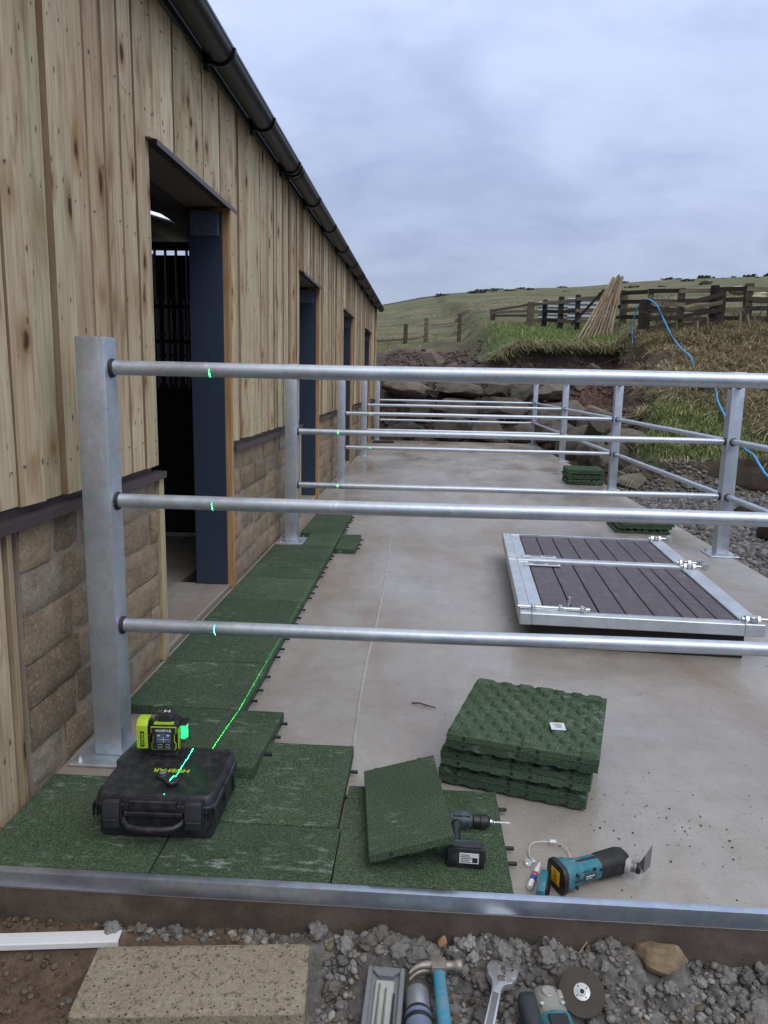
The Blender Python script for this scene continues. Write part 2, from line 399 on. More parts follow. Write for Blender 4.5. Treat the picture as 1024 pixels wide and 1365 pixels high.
def m_rock(name, cols, moss=.3, lich=.25, scale=1.0):
    t = NT(name); ob = t.n('ShaderNodeObjectInfo').outputs['Random']; oi = t.n('ShaderNodeObjectInfo')
    pos = t.n('ShaderNodeNewGeometry').outputs['Position']
    b = t.noise(2.2*scale, 6, .65, pos); f = t.noise(22*scale, 5, .7, pos); ly = t.noise(1, 5, .65, t.scale(pos, 2*scale, 2*scale, 9*scale), .6)
    c = t.ramp(ob, *[(i/(len(cols)-1), k) for i, k in enumerate(cols)])
    c = t.mix(t.ramp(b, (.35, .75), (.62, 0)), c, t.mix(1, c, (.5, .47, .45), 'MULTIPLY'))
    c = t.mix(t.ramp(ly, (.48, 0), (.7, .55)), c, t.mix(1, c, (.55, .45, .36), 'MULTIPLY'))
    if lich: c = t.mix(t.math('MULTIPLY', t.ramp(t.noise(5*scale, 5, .7, pos), (.56, 0), (.68, 1)), lich), c, (.36, .34, .30))
    if moss: c = t.mix(t.math('MULTIPLY', t.ramp(t.noise(3*scale, 5, .7, t.scale(pos, 1, 1, 1, (9, 4, 2))), (.52, 0), (.66, 1)), moss), c, (.075, .085, .030))
    return t.set(c, .82, 0, t.bump(t.math('ADD', b, t.math('MULTIPLY', f, .5)), .8, .05/scale), .3)
ROCK = m_rock('field_boulder', [(.085, .078, .068), (.17, .145, .115), (.065, .062, .058), (.21, .18, .14), (.11, .10, .09)])
ROCKT = m_rock('tan_rock', [(.26, .20, .125), (.29, .22, .14)], 0, .15, 8)
ROCKB = m_rock('brown_peat_rock', [(.055, .040, .028), (.06, .044, .03)], .15, .05, 1)
CLOD = m_rock('grey_clay_clods', [(.15, .145, .14), (.15, .145, .14)], 0, .35, 14)

# ------------------------------------------------------------------ world and sun
w = bpy.data.worlds.new('World'); sc.world = w; w.use_nodes = True
nt = w.node_tree
for n_ in list(nt.nodes): nt.nodes.remove(n_)
def wn(ty, **kw):
    x = nt.nodes.new(ty)
    for k, v in kw.items(): setattr(x, k, v)
    return x
SUN_EL, SUN_AZ = radians(52), radians(150)      # azimuth clockwise from +Y (the way the camera looks)
sky = wn('ShaderNodeTexSky', sky_type='NISHITA'); sky.sun_disc = False; sky.sun_elevation = SUN_EL; sky.sun_rotation = SUN_AZ
sky.altitude = 200; sky.air_density = 1.2; sky.dust_density = 3
b1 = wn('ShaderNodeBackground'); b1.inputs[1].default_value = .08; nt.links.new(sky.outputs[0], b1.inputs[0])
tc = wn('ShaderNodeTexCoord'); sp = wn('ShaderNodeSeparateXYZ'); nt.links.new(tc.outputs['Generated'], sp.inputs[0])
def wm(op, a, b):
    m = wn('ShaderNodeMath', operation=op)
    for i, v in enumerate((a, b)):
        if isinstance(v, (int, float)): m.inputs[i].default_value = v
        else: nt.links.new(v, m.inputs[i])
    return m.outputs[0]
den = wm('ADD', wm('MAXIMUM', sp.outputs[2], 0.0), .22)
cx = wn('ShaderNodeCombineXYZ'); nt.links.new(wm('DIVIDE', sp.outputs[0], den), cx.inputs[0]); nt.links.new(wm('DIVIDE', sp.outputs[1], den), cx.inputs[1])
def wnoise(s, d, off, dist=.2):
    mp = wn('ShaderNodeMapping'); nt.links.new(cx.outputs[0], mp.inputs[0]); mp.inputs['Location'].default_value = off
    n_ = wn('ShaderNodeTexNoise'); nt.links.new(mp.outputs[0], n_.inputs['Vector'])
    n_.inputs['Scale'].default_value = s; n_.inputs['Detail'].default_value = d; n_.inputs['Distortion'].default_value = dist; n_.inputs['Roughness'].default_value = .55
    return n_.outputs['Fac']
def wramp(f, stops):
    r = wn('ShaderNodeValToRGB'); nt.links.new(f, r.inputs[0]); e = r.color_ramp.elements
    while len(e) < len(stops): e.new(.5)
    for el, (p, c) in zip(e, stops): el.position = p; el.color = (*c, 1)
    return r.outputs[0]
elev = wramp(sp.outputs[2], [(0.0, (.29, .335, .44)), (.12, (.355, .41, .55)), (.25, (.45, .525, .71)), (.45, (.56, .65, .87)), (1, (.95, .98, 1.0))])
cl1 = wramp(wnoise(1.1, 6, (2.3, 1.1, 0)), [(.32, (.76, .785, .83)), (.48, (.96, .97, .99)), (.66, (1.0, 1.0, 1.0))])
cl2 = wramp(wnoise(3.2, 7, (7.3, 4.1, 0), .5), [(.33, (.86, .87, .90)), (.60, (1.0, 1.0, 1.0))])
mx = wn('ShaderNodeMix', data_type='RGBA', blend_type='MULTIPLY'); mx.inputs[0].default_value = 1; nt.links.new(elev, mx.inputs[6]); nt.links.new(cl1, mx.inputs[7])
mx2 = wn('ShaderNodeMix', data_type='RGBA', blend_type='MULTIPLY'); mx2.inputs[0].default_value = 1; nt.links.new(mx.outputs[2], mx2.inputs[6]); nt.links.new(cl2, mx2.inputs[7])
b2 = wn('ShaderNodeBackground'); b2.inputs[1].default_value = 1.0; nt.links.new(mx2.outputs[2], b2.inputs[0])
ms = wn('ShaderNodeMixShader'); ms.inputs[0].default_value = .9; nt.links.new(b1.outputs[0], ms.inputs[1]); nt.links.new(b2.outputs[0], ms.inputs[2])
wo = wn('ShaderNodeOutputWorld'); nt.links.new(ms.outputs[0], wo.inputs[0])
sl = bpy.data.lights.new('sun', 'SUN'); sl.energy = 1.0; sl.angle = radians(40); sl.color = (1, .96, .90)
so = bpy.data.objects.new('sun', sl); COL.objects.link(so)
sd = Vector((sin(SUN_AZ)*cos(SUN_EL), cos(SUN_AZ)*cos(SUN_EL), sin(SUN_EL)))
so.rotation_euler = sd.to_track_quat('Z', 'Y').to_euler()

# ------------------------------------------------------------------ concrete slab (setting)
SX0, SX1, SY0, SY1 = -1.24, 2.52, 1.735, 17.35
m = MB(); m.box(SX0, SX1, SY0, SY1, -.19, 0, .006); tag(m.build('concrete_slab', [CONC]), kind='structure')
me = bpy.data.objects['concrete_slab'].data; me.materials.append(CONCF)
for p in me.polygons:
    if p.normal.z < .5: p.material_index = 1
m = MB(); pts = [(-.225+ .012*mnoise.noise(Vector((y*1.3, 0, 0))) - .011*(y-2) + .022*mnoise.noise(Vector((y*.5, 7, 2))), y, .0005) for y in np.arange(2.05, 6.4, .07)]
m.tube(pts, [.006+.003*mnoise.noise(Vector((i*.4, 3, 0))) for i in range(len(pts))], 6); m.v = [(x, y, z*.45) for x, y, z in m.v]; o = m.build('slab_joint', plain('joint_laitance', (.40, .375, .35), .7, 0, .3, 40)); tag(o, kind='structure')

# ------------------------------------------------------------------ barn
barn = thing('barn', 'long timber clad stable barn with stone plinth, open doorways and black gutter along the left', 'barn', (-6, 8.5, 0))
BI = Matrix.Translation((6, -8.5, 0))
def bpart(mb, name, mat, ang=35, parent=None, label=None):
    o = mb.build(name, mat, None, ang)
    o.data.transform(BI if parent is None else BI); o.parent = parent or barn
    if label: o['label'] = label
    return o
DOORS = [(3.42, 4.65), (7.33, 8.51), (11.17, 12.35), (15.09, 16.28)]
DTOP = 2.365
BEND = 18.0
def add_board(mb, y0, y1, z0, z1, x, tilt, wane):
    seed = random.random()*40; n = max(3, int((z1-z0)/.16)); th = .020; rv = random.random()
    vs = []; fs = []; fe = []; gc = []
    for k in range(n+1):
        z = z0+(z1-z0)*k/n
        e0 = wane*mnoise.noise(Vector((seed, z*1.5, 0))); e1 = wane*mnoise.noise(Vector((seed+9, z*1.5, 0)))
        ya, yb = y0+e0, y1+e1
        for (yy, xx) in ((ya, x-th), (ya+.005, x+tilt), ((ya+yb)/2, x+.0015), (yb-.005, x-tilt), (yb, x-th)):
            vs.append((xx, yy, z)); gc.append((yy-y0, z-z0+seed, seed*1.7))
    for k in range(n):
        for j in range(4):
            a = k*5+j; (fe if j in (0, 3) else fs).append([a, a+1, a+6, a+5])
    for zn in (1.06, 1.95, 2.48, 2.88):
        if z0 < zn < z1 and y0 > .5:
            for q in (.24, .76):
                yn = y0+(y1-y0)*q+random.uniform(-.006, .006); zz = zn+random.uniform(-.012, .012); mb.cyl((x-.004, yn, zz), (x+.0035, yn, zz), .0042, n=8, mi=1, gc=(0, 0, 0), rnd=0.0)
    fs.append([0, 1, 2, 3, 4][::-1]); fs.append([n*5+i for i in range(5)])
    mb.add(vs, fs, gc=gc, rnd=rv); o = len(mb.v)-len(vs)
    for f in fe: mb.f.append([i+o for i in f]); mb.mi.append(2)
mb = MB()
def clad(ya, yb, z0, z1):
    y = ya
    while y < yb-.02:
        wd = random.choice([.135, .145, .155, .16, .165]) if y < 6 else random.choice([.10, .12, .14, .15, .16])
        if yb-y-wd < .06: wd = yb-y
        g = random.choice([.003, .005, .007, .010])
        add_board(mb, y+g/2, y+wd-g/2, z0 + random.uniform(0, .008), z1, -1.236+random.choice([-.008, -.005, -.001, .003, .006]), random.uniform(-.007, .009), random.choice([.001, .002, .004, .007]))
        y += wd
ZS = .945; ZT = 3.02
edges = [-1.2]+[e for d in DOORS for e in d]+[BEND]
BAYS = [(edges[i], edges[i+1]) for i in range(0, len(edges), 2)]
BAYS = [(a if i == 0 else a+.05, b) for i, (a, b) in enumerate(BAYS)]
for a, b in BAYS: clad(a, b, ZS, ZT)
for a, b in DOORS: clad(a, b+.05, DTOP+.02, ZT)
clad(-1.2, 2.165, -.12, .905)
bpart(mb, 'timber_cladding', [W_CLAD, STEEL_W, W_EDGE_SHADE], 30)
mb = MB()
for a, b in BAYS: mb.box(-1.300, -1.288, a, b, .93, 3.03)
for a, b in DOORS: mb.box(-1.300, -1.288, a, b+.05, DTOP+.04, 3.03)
bpart(mb, 'gap_shade_backing', DARKIN, 0)  # dark sheet added behind the boards so the gaps read as shade
# stone plinth blocks
for i, (a, b) in enumerate(BAYS):
    a = 2.17 if i == 0 else a+.012
    b = b-.065 if i < 4 else b
    mb = MB(); mb.box(-1.30, -1.2440, a, b, -.15, .91, mi=1, rnd=.5)
    ch = .151; z = .0-.002; row = 0
    while z < .9:
        hh = min(ch*random.uniform(.97, 1.03), .908-z)
        if .908-z-hh < .05: hh = .908-z
        y = a - (random.uniform(.05, .25))
        while y < b:
            L = random.choice([.22, .38, .43, .43, .45]); y0, y1 = max(y, a), min(y+L, b)
            if y1-y0 > .03:
                bb = bmesh.new(); bmesh.ops.create_cube(bb, size=1)
                bmesh.ops.subdivide_edges(bb, edges=list(bb.edges), cuts=5, use_grid_fill=True)
                x1 = -1.236+random.uniform(-.006, .008); sd_ = random.random()*50
                for v in bb.verts:
                    px_, py_, pz_ = v.co.x+.5, v.co.y+.5, v.co.z+.5
                    ed = min(py_*(y1-y0), (1-py_)*(y1-y0), pz_*hh, (1-pz_)*hh)
                    X = -1.28+px_*(x1+1.28)
                    Y = y0+.004+py_*(y1-y0-.008); Z = z+.004+pz_*(hh-.008)
                    if px_ > .9:
                        X += .006*mnoise.fractal(Vector((sd_, Y*11, Z*11)), 1, 2, 3) - .007*max(0, 1-ed/.010)**2
                    wob = .0025*mnoise.noise(Vector((sd_+3, Y*9, Z*9)))
                    v.co = Vector((X, Y+wob, Z+wob))
                mb.bm(bb, 0, rnd=random.random())
            y += L
        z += hh; row += 1
    bpart(mb, 'stone_plinth', [STONE, MORT], 60)
    mb = MB(); a2 = -1.2 if i == 0 else a-.005
    mb.box(-1.262, -1.203, a2, b+(.05 if i < 4 else 0), .915, .919, 0); mb.box(-1.206, -1.203, a2, b+(.05 if i < 4 else 0), .919-.03, .9152); mb.box(-1.262, -1.2585, a2, b, .9192, .943)
    bpart(mb, 'sill_flashing', FLASH, 30)
for i, (a, b) in enumerate(DOORS):
    mb = MB(); mb.box(-1.40, -1.222, a-.062, a-.004, -.0, .908, .003, gc=(0, 0, 0), rnd=.6)
    for k in range(len(mb.v)): mb.a['gc'][k] = (mb.v[k][1]-a, mb.v[k][2]+i*3, mb.v[k][0]*2)
    bpart(mb, 'door_jamb', W_PALE, 30)
    mb = MB(); mb.box(-1.34, -1.2185, b+.004, b+.048, .0, DTOP-.005, .003, gc=(0, 0, 0), rnd=.4)
    for k in range(len(mb.v)): mb.a['gc'][k] = (mb.v[k][0]*.8, mb.v[k][2]+i*3, mb.v[k][1])
    bpart(mb, 'door_jamb', W_TRIM, 30)
    mb = MB(); c0 = b-.03
    mb.box(-1.455, -1.2515, c0, c0+.012, .035, 2.33); mb.box(-1.36, -1.35, c0+.0125, c0+.2, .035, 2.33); mb.box(-1.455, -1.345, c0+.2, c0+.212, .035, 2.33)
    col = bpart(mb, 'steel_column', NAVY, 30)
    mb = MB(); mb.box(-1.44, -1.27, c0-.010, c0-.001, 2.19, 2.335, .002)
    for yy in (-1.41, -1.30):
        for zz in (2.22, 2.30): mb.cyl((yy, c0-.010, zz), (yy, c0-.019, zz), .009, n=6)
    bpart(mb, 'head_plate', m_galv('plate_galv_%d' % i if i else 'plate_galv', (.16, .18, .22), .5, False) if i == 0 else bpy.data.materials['plate_galv'], 30, col)
    mb = MB(); mb.box(-1.60, -1.243, a, b-.002, -.1, .030, .004); bpart(mb, 'threshold', CONC, 30)
    mb = MB()
    mb.prism([(-1.262, DTOP+.03), (-1.262, DTOP), (-1.188, DTOP-.012), (-1.188, DTOP-.032), (-1.184, DTOP-.032), (-1.184, DTOP-.008), (-1.257, DTOP+.008), (-1.257, DTOP+.03)], -(b+.07), -(a-.06),
             M=Matrix(((1, 0, 0, 0), (0, 0, -1, 0), (0, 1, 0, 0), (0, 0, 0, 1))))
    bpart(mb, 'lintel_flashing', FLASH, 0)
    mb = MB(); mb.box(-1.47, -1.263, a-.02, b+.04, DTOP-.006, DTOP+.012); bpart(mb, 'door_soffit', SOFFIT, 0)
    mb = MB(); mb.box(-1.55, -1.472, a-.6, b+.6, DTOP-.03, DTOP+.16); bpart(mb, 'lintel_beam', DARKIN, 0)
# corner trim of the far gable
mb = MB(); mb.box(-1.26, -1.212, BEND, BEND+.05, -.1, 3.0, gc=(0, 0, 0), rnd=.8)
for k in range(len(mb.v)): mb.a['gc'][k] = (mb.v[k][1]*.3, mb.v[k][2], mb.v[k][0])
bpart(mb, 'corner_board', W_PALE, 30)
# shell: back wall, gables, floor, roof with rooflights, the rear ones added to light the inside
def zr(x): return 3.10+(min(-1.1-x, x+11.1))*.28
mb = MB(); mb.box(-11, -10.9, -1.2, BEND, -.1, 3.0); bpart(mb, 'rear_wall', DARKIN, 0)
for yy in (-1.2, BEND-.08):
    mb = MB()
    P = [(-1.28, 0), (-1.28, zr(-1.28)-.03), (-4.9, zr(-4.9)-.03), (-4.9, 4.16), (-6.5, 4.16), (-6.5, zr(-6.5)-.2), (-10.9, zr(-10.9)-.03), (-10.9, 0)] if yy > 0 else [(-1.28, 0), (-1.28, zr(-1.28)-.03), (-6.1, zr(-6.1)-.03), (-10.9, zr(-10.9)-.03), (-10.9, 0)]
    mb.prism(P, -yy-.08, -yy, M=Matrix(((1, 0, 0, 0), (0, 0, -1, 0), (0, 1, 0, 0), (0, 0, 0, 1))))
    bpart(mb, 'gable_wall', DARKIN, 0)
mb = MB(); mb.box(-10.9, -1.602, -1.1, BEND-.1, -.1, 0.004); bpart(mb, 'barn_floor', CONC, 0)
mb = MB()
def roofq(xa, xb, ya, yb):
    vs = [(xa, ya, zr(xa)), (xb, ya, zr(xb)), (xb, yb, zr(xb)), (xa, yb, zr(xa))]
    mb.add(vs+[(a_, b_, c_+.05) for a_, b_, c_ in vs], [[3, 2, 1, 0], [4, 5, 6, 7], [0, 1, 5, 4], [1, 2, 6, 5], [2, 3, 7, 6], [3, 0, 4, 7]])
RLX = (-5.15, -4.6); RLY = (13.1, 13.9)
roofq(RLX[1], -1.115, -1.4, BEND+.15); roofq(-6.1, RLX[0], -1.4, BEND+.15)
for ya, yb in ((-1.4, 2.0), (3.2, 6.6), (8.2, 11.0), (12.6, BEND+.15)): roofq(-11.2, -6.1, ya, yb)
for ya, yb in ((2.0, 3.2), (6.6, 8.2), (11.0, 12.6)): roofq(-7.0, -6.1, ya, yb); roofq(-11.2, -9.5, ya, yb)
roofq(RLX[0], RLX[1], -1.4, RLY[0]); roofq(RLX[0], RLX[1], RLY[1], BEND+.15)
rf = bpart(mb, 'roof', ROOFM, 0)
t = NT('rooflight_sheet'); tr = t.n('ShaderNodeBsdfTranslucent'); tr.inputs[0].default_value = (.85, .87, .9, 1); t.ln(tr.outputs[0], t.out.inputs[0])
for (xa, xb), (ya, yb) in ((RLX, RLY), ((-9.5, -7.0), (2.0, 3.2)), ((-9.5, -7.0), (6.6, 8.2)), ((-9.5, -7.0), (11.0, 12.6))):  # first is real; the rear-slope three are added to brighten the inside
    mb = MB(); mb.add([(xa, ya, zr(xa)+.03), (xb, ya, zr(xb)+.03), (xb, yb, zr(xb)+.03), (xa, yb, zr(xa)+.03)], [[0, 1, 2, 3]]); bpart(mb, 'rooflight_real_or_added', t.m, 0, rf)
mb = MB(); mb.box(-1.232, -1.212, -1.3, BEND+.1, 2.985, 3.12); bpart(mb, 'fascia', ROOFM, 0)
# gutter: half round with a thickness, brackets on it
mb = MB(); GX, GZ, GR = -1.123, 3.034, .071
arc = [(GX+GR*cos(t), GZ+GR*sin(t)) for t in np.linspace(pi, 2*pi, 17)]; arc2 = [(GX+(GR-.004)*cos(t), GZ+(GR-.004)*sin(t)) for t in np.linspace(2*pi, pi, 17)]
mb.prism([(x, z) for x, z in arc]+arc2, -(BEND+.15), 1.4, M=Matrix(((1, 0, 0, 0), (0, 0, -1, 0), (0, 1, 0, 0), (0, 0, 0, 1))))
mb.tube([(GX+GR-.002, -1.4, GZ), (GX+GR-.002, BEND+.15, GZ)], .006, 8)
capp = [(GX+(GR+.003)*cos(t), GZ+(GR+.003)*sin(t)) for t in np.linspace(pi, 2*pi, 17)]
mb.prism(capp, -(BEND+.165), -(BEND+.151), M=Matrix(((1, 0, 0, 0), (0, 0, -1, 0), (0, 1, 0, 0), (0, 0, 0, 1))))
gut = bpart(mb, 'gutter', GUT, 40)
def ring(mb, y, wd, rr):
    a_ = [(GX+rr*cos(t), GZ+rr*sin(t)) for t in np.linspace(pi*.98, 2.03*pi, 17)]; b_ = [(GX+(GR+.0015)*cos(t), GZ+(GR+.0015)*sin(t)) for t in np.linspace(2.03*pi, pi*.98, 17)]
    mb.prism(a_+b_, -(y+wd/2), -(y-wd/2), M=Matrix(((1, 0, 0, 0), (0, 0, -1, 0), (0, 1, 0, 0), (0, 0, 0, 1))))
for y in (-.0, 1.03, 2.08, 3.13, 4.18, 5.22, 6.22, 7.37, 8.6, 9.9, 11.2, 12.45, 13.7, 14.9, 16.1, 17.2):
    mb = MB(); ring(mb, y, .03, GR+.012); mb.box(-1.2118, -1.195, y-.022, y+.022, 2.93, 3.05, .004); mb.box(-1.2, GX+GR-.01-.1, y-.012, y+.012, 2.965, 2.985)
    bpart(mb, 'gutter_bracket', GUT, 40, gut)
for y in (6.36, 12.2):
    mb = MB(); ring(mb, y, .11, GR+.006); ring(mb, y-.045, .012, GR+.010); ring(mb, y+.045, .012, GR+.010); bpart(mb, 'gutter_union', GUT, 40, gut)

# ------------------------------------------------------------------ stable partitions seen through the doorway
def partition(y, label, x0=-4.7, x1=-1.62):
    p = thing('stable_partition', label, 'partition', (x0, y, .004))
    L = x1-x0; mb = MB()
    mb.box(0, L, -.03, .03, 2.36, 2.42, .004); mb.box(0, L, -.03, .03, 1.20, 1.26, .004); mb.box(0, L, -.02, .02, 1.90, 1.93, .002); mb.box(0, L, -.02, .02, 1.62, 1.65, .002)
    for xx in (0, L-.07): mb.box(xx, xx+.07, -.032, .032, 0, 2.44, .004)
    mb.build('frame', BLACKP, p, 30)
    mb = MB(); mb.box(.07, L-.07, -.02, .02, .03, 1.20); mb.build('lower_panel', DARKIN, p, 0)
    n = int(L/.088)
    for i in range(1, n):
        mb = MB(); mb.cyl((.088*i, 0, 1.26), (.088*i, 0, 2.36), .0115, n=8); mb.build('bar', GREYD, p)
    return p
GREYD = plain('dark_steel_bar', (.22, .23, .25), .4, .4)
partition(6.2, 'barred black stable partition, the nearer one seen through the first doorway')
partition(10.1, 'barred black stable partition farther back behind the nearer one inside barn', -5.2, -1.62)
# ------------------------------------------------------------------ galvanised barriers
RZ = (1.378, .930, .485); RR = .0241; XL, XR = -1.10, 2.45
ROWS = [2.47+3.65*k for k in range(5)]
def post_part(parent, lx):
    mb = MB(); mb.box(lx-.05, lx+.05, -.05, .05, .012, 1.478, .007, seg=2); p = mb.build('post', GALV, parent, 40)
    mb = MB(); mb.box(lx-.115, lx+.115, -.12, .12, .0, .0115, .003); b = mb.build('base_plate', GALV, p, 30)
    for dx in (-.085, .085):
        for dy in (-.09, .09):
            mb = MB(); mb.cyl((lx+dx, dy, .0116), (lx+dx, dy, .024), .011, n=6); mb.cyl((lx+dx, dy, .0238), (lx+dx, dy, .034), .006, n=10)
            o = mb.build('bolt', ZINC, p); 
    return p
def rail_part(parent, p0, p1, seed=0):
    mb = MB(); p0, p1 = Vector(p0), Vector(p1); d = (p1-p0).normalized(); L = (p1-p0).length
    mb.tube([p0+d*(L*i/20)+Vector((0, 0, .0012*sin(i*.7+seed))) for i in range(21)], RR, 20); r = mb.build('rail', GALV, parent, 60)
    for q, s in ((p0, 1), (p1, -1)):
        mb = MB(); mb.lathe([(RR, 0), (RR+.007, .001), (RR+.008, .005), (RR+.004, .010), (RR, .011)], q+d*s*.0505, q+d*s*.08, 24); mb.build('rubber_collar', RUBB, r, 60)
BL = ['nearest galvanised tube barrier crossing the whole picture, its thick post beside the laser level',
      'second galvanised tube barrier, its right post standing just behind the flat stable doors',
      'third galvanised tube barrier, its right post beside the stack of six green tiles',
      'fourth galvanised tube barrier, one before the farthest',
      'farthest galvanised tube barrier in front of the boulder wall']
for k, y in enumerate(ROWS):
    t_ = thing('tube_barrier', BL[k], 'barrier', (XL, y, 0), group='galvanised barriers dividing the yard into pens')
    post_part(t_, 0); post_part(t_, XR-XL)
    for z in RZ: rail_part(t_, (0.0, 0, z), (XR-XL, 0, z), k+z)
SLB = ['galvanised side rails at the right edge leaving the picture, nearest run',
       'second run of galvanised side rails, between the second and third barriers',
       'third run of galvanised side rails, between the third and fourth barriers',
       'farthest run of galvanised side rails, ending at the farthest barrier']
for k in range(4):
    t_ = thing('side_railing', SLB[k], 'railing', (XR, ROWS[k], 0), group='side rails along the right edge of the slab')
    for z in RZ: rail_part(t_, (0, 0, z), (0, 3.65, z), k*2+z)

# ------------------------------------------------------------------ steel edge trim of the slab
mb = MB(); mb.prism([(0, .0465), (.025, .0465), (.025, .043), (.0035, .043), (.0035, .003), (0, .003)], -4.2, 1.55, M=Matrix(((0, 0, -1, 0), (1, 0, 0, 0), (0, 1, 0, 0), (0, 0, 0, 1))), bev=.0008)
mb2 = MB(); mb2.box(-1.45, 3.9, .0036, .026, .0005, .0483)
ed = mb.build('edge_angle', [m_galv('trim_galv', (.48, .54, .64), .30, False, .85)], None, 30, loc=(0, 1.728, 0))
tag(ed, 'galvanised steel angle capping the front edge of the concrete slab', 'edge trim')

# ------------------------------------------------------------------ green rubber tiles
TT = .040
tileN = 0
def flat_tile(x0, x1, y0, y1, label, z=.0, pins='R', rot=None, npins=(.13, .37), group='green rubber tiles laid along the barn wall'):
    t_ = thing('rubber_tile', label, 'rubber tile', (x0, y0, z), rot or (0, 0, radians(random.uniform(-.35, .35))), group=group)
    w_, d_ = x1-x0, y1-y0
    mb = MB(); b = bmesh.new(); bmesh.ops.create_cube(b, size=1)
    bmesh.ops.subdivide_edges(b, edges=list(b.edges), cuts=9, use_grid_fill=True)
    sd_ = random.random()*90
    for v in b.verts:
        px_, py_, pz_ = v.co.x+.5, v.co.y+.5, v.co.z+.5
        e = min(px_*w_, (1-px_)*w_, py_*d_, (1-py_)*d_)
        v.co = Vector((.001+px_*(w_-.002)+.0012*mnoise.noise(Vector((sd_, py_*7, 1))), .001+py_*(d_-.002)+.0012*mnoise.noise(Vector((sd_, px_*7, 2))),
                       .0005+pz_*(TT-.0005)+(.0015*mnoise.noise(Vector((sd_, px_*2, py_*2))) if pz_ > .9 else 0)))
    top = [e for e in b.edges if len(e.link_faces) == 2 and e.calc_face_angle(0) > .8]
    bmesh.ops.bevel(b, geom=top, offset=.003, segments=2, affect='EDGES', profile=.6)
    mb.bm(b); mb.build('slab', GREEN, t_, 40)
    for s in pins:
        for q in npins:
            if q < (d_ if s in 'RL' else w_)-.03:
                mb = MB()
                if s == 'R': mb.cyl((w_-.01, q, .019), (w_+.027, q, .019), .0062, n=10, bev=.001)
                else: mb.cyl((q, d_-.01, .019), (q, d_+.024, .019), .0062, n=10, bev=.001)
                mb.build('connector_pin', RUBB, t_)
    return t_
Z0 = .0005
flat_tile(-1.205, -.708, 1.762, 2.236, 'green rubber tile in the near left corner, under the black case', Z0, '')
flat_tile(-.706, -.216, 1.762, 2.010, 'half width green rubber tile against the steel edge, in front of the case', Z0, '')
flat_tile(-.706, -.226, 2.013, 2.520, 'green rubber tile right of the black case with pins on its right side', Z0, 'R', npins=(.2, .36))
flat_tile(-.214, .268, 1.762, 2.250, 'green rubber tile under the power drill and the tilted offcut', Z0, 'R', npins=(.15, .22, .42))
flat_tile(-1.005, -.535, 2.262, 2.772, 'green rubber tile behind the laser level, its near edge riding up on its neighbour', .0405, 'R', rot=(-math.asin(.039/.51), 0, radians(-.6)), npins=(.16, .31, .44))
SJ = [2.778, 3.279, 3.783, 4.290, 4.800, 5.310, 5.810, 6.312, 6.812, 7.31]
NTH = ['first', 'second', 'third', 'fourth', 'fifth', 'sixth', 'seventh', 'eighth', 'ninth']
for k in range(9):
    x0 = -1.188 if k != 6 else -.965
    flat_tile(x0 if k < 7 else -1.06, -.697, SJ[k]+.001, SJ[k+1]-.001, '%s green rubber tile of the run along the barn wall, counted from the laser' % NTH[k], Z0, 'R', npins=(.13, .24, .39))
flat_tile(-.688, -.523, 5.722, 6.288, 'small green rubber offcut lying right of the tile run by the second post', Z0, 'R', npins=(.12, .26, .45))

def stud_mesh(w_, d_, T, n=84, seed=0):
    """rubber tile with its studded underside facing up; walking face at z = 0"""
    mb = MB(); nx = n; ny = int(n*d_/w_); base = T*.64; hd = T*.36
    rows = []; sp_ = .066
    cs = []
    j = 0; y = .03
    while y < d_+.03:
        x = .02 + (sp_/2 if j % 2 else 0)
        while x < w_+.03: cs.append((x, y)); x += sp_
        y += .050; j += 1
    cs = np.array(cs)
    pads = [(.035, d_-.035), (w_*.40, d_-.035), (w_*.55, d_-.03), (w_-.045, d_-.04), (.03, .03), (w_*.55, .03), (w_-.03, .03)]
    vs = []
    for jy in range(ny+1):
        for ix in range(nx+1):
            x, y = w_*ix/nx, d_*jy/ny
            q = ((cs[:, 0]-x)**2+(cs[:, 1]-y)**2).min()**.5
            h = base + hd*min(1, 2.0*max(0, 1-(q/.0235)**2))**.75
            ed_ = min(x, w_-x, y, d_-y); h = base+(h-base)*(.35+.65*min(1, ed_/.016))
            for a_, b_ in pads:
                if max(abs(x-a_), abs(y-b_)) < .024: h = base+hd*.95
            r_ = ((x-w_*.83)**2+(y-d_*.82)**2)**.5
            if r_ < .034: h = base+hd*(.95 if r_ > .026 else .35)
            vs.append((x, y, h+.0008*mnoise.noise(Vector((x*60, y*60, seed)))))
    I = lambda i, j: j*(nx+1)+i
    fs = [[I(i, j), I(i+1, j), I(i+1, j+1), I(i, j+1)] for j in range(ny) for i in range(nx)]
    mb.add(vs, fs, 0)
    o = len(mb.v)
    loop = [I(i, 0) for i in range(nx)]+[I(nx, j) for j in range(ny)]+[I(i, ny) for i in range(nx, 0, -1)]+[I(0, j) for j in range(ny, 0, -1)]
    e = .0025
    lo = [(min(max(vs[i][0], e), w_-e), min(max(vs[i][1], e), d_-e), 0) for i in loop]
    mid = [(vs[i][0], vs[i][1], e) for i in loop]; up = [vs[i] for i in loop]; N = len(loop)
    fs = []
    for k in range(N):
        q = (k+1) % N; fs += [[k, q, N+q, N+k], [N+k, N+q, 2*N+q, 2*N+k]]
    fs.append(list(range(N))[::-1])
    mb.add(lo+mid+up, fs, 0)
    for q in (.06, .24, .30, .43):
        if q < w_-.02:
            for yy, s in ((-.0004, -1), (d_+.0004, 1)): mb.cyl((q, yy, T*.38), (q, yy-s*.002, T*.38), .0068, n=10, mi=1)
        if q < d_-.02:
            for xx, s in ((-.0004, -1), (w_+.0004, 1)): mb.cyl((xx, q, T*.38), (xx-s*.002, q, T*.38), .0068, n=10, mi=1)
    return mb
ST = .036
proto = None
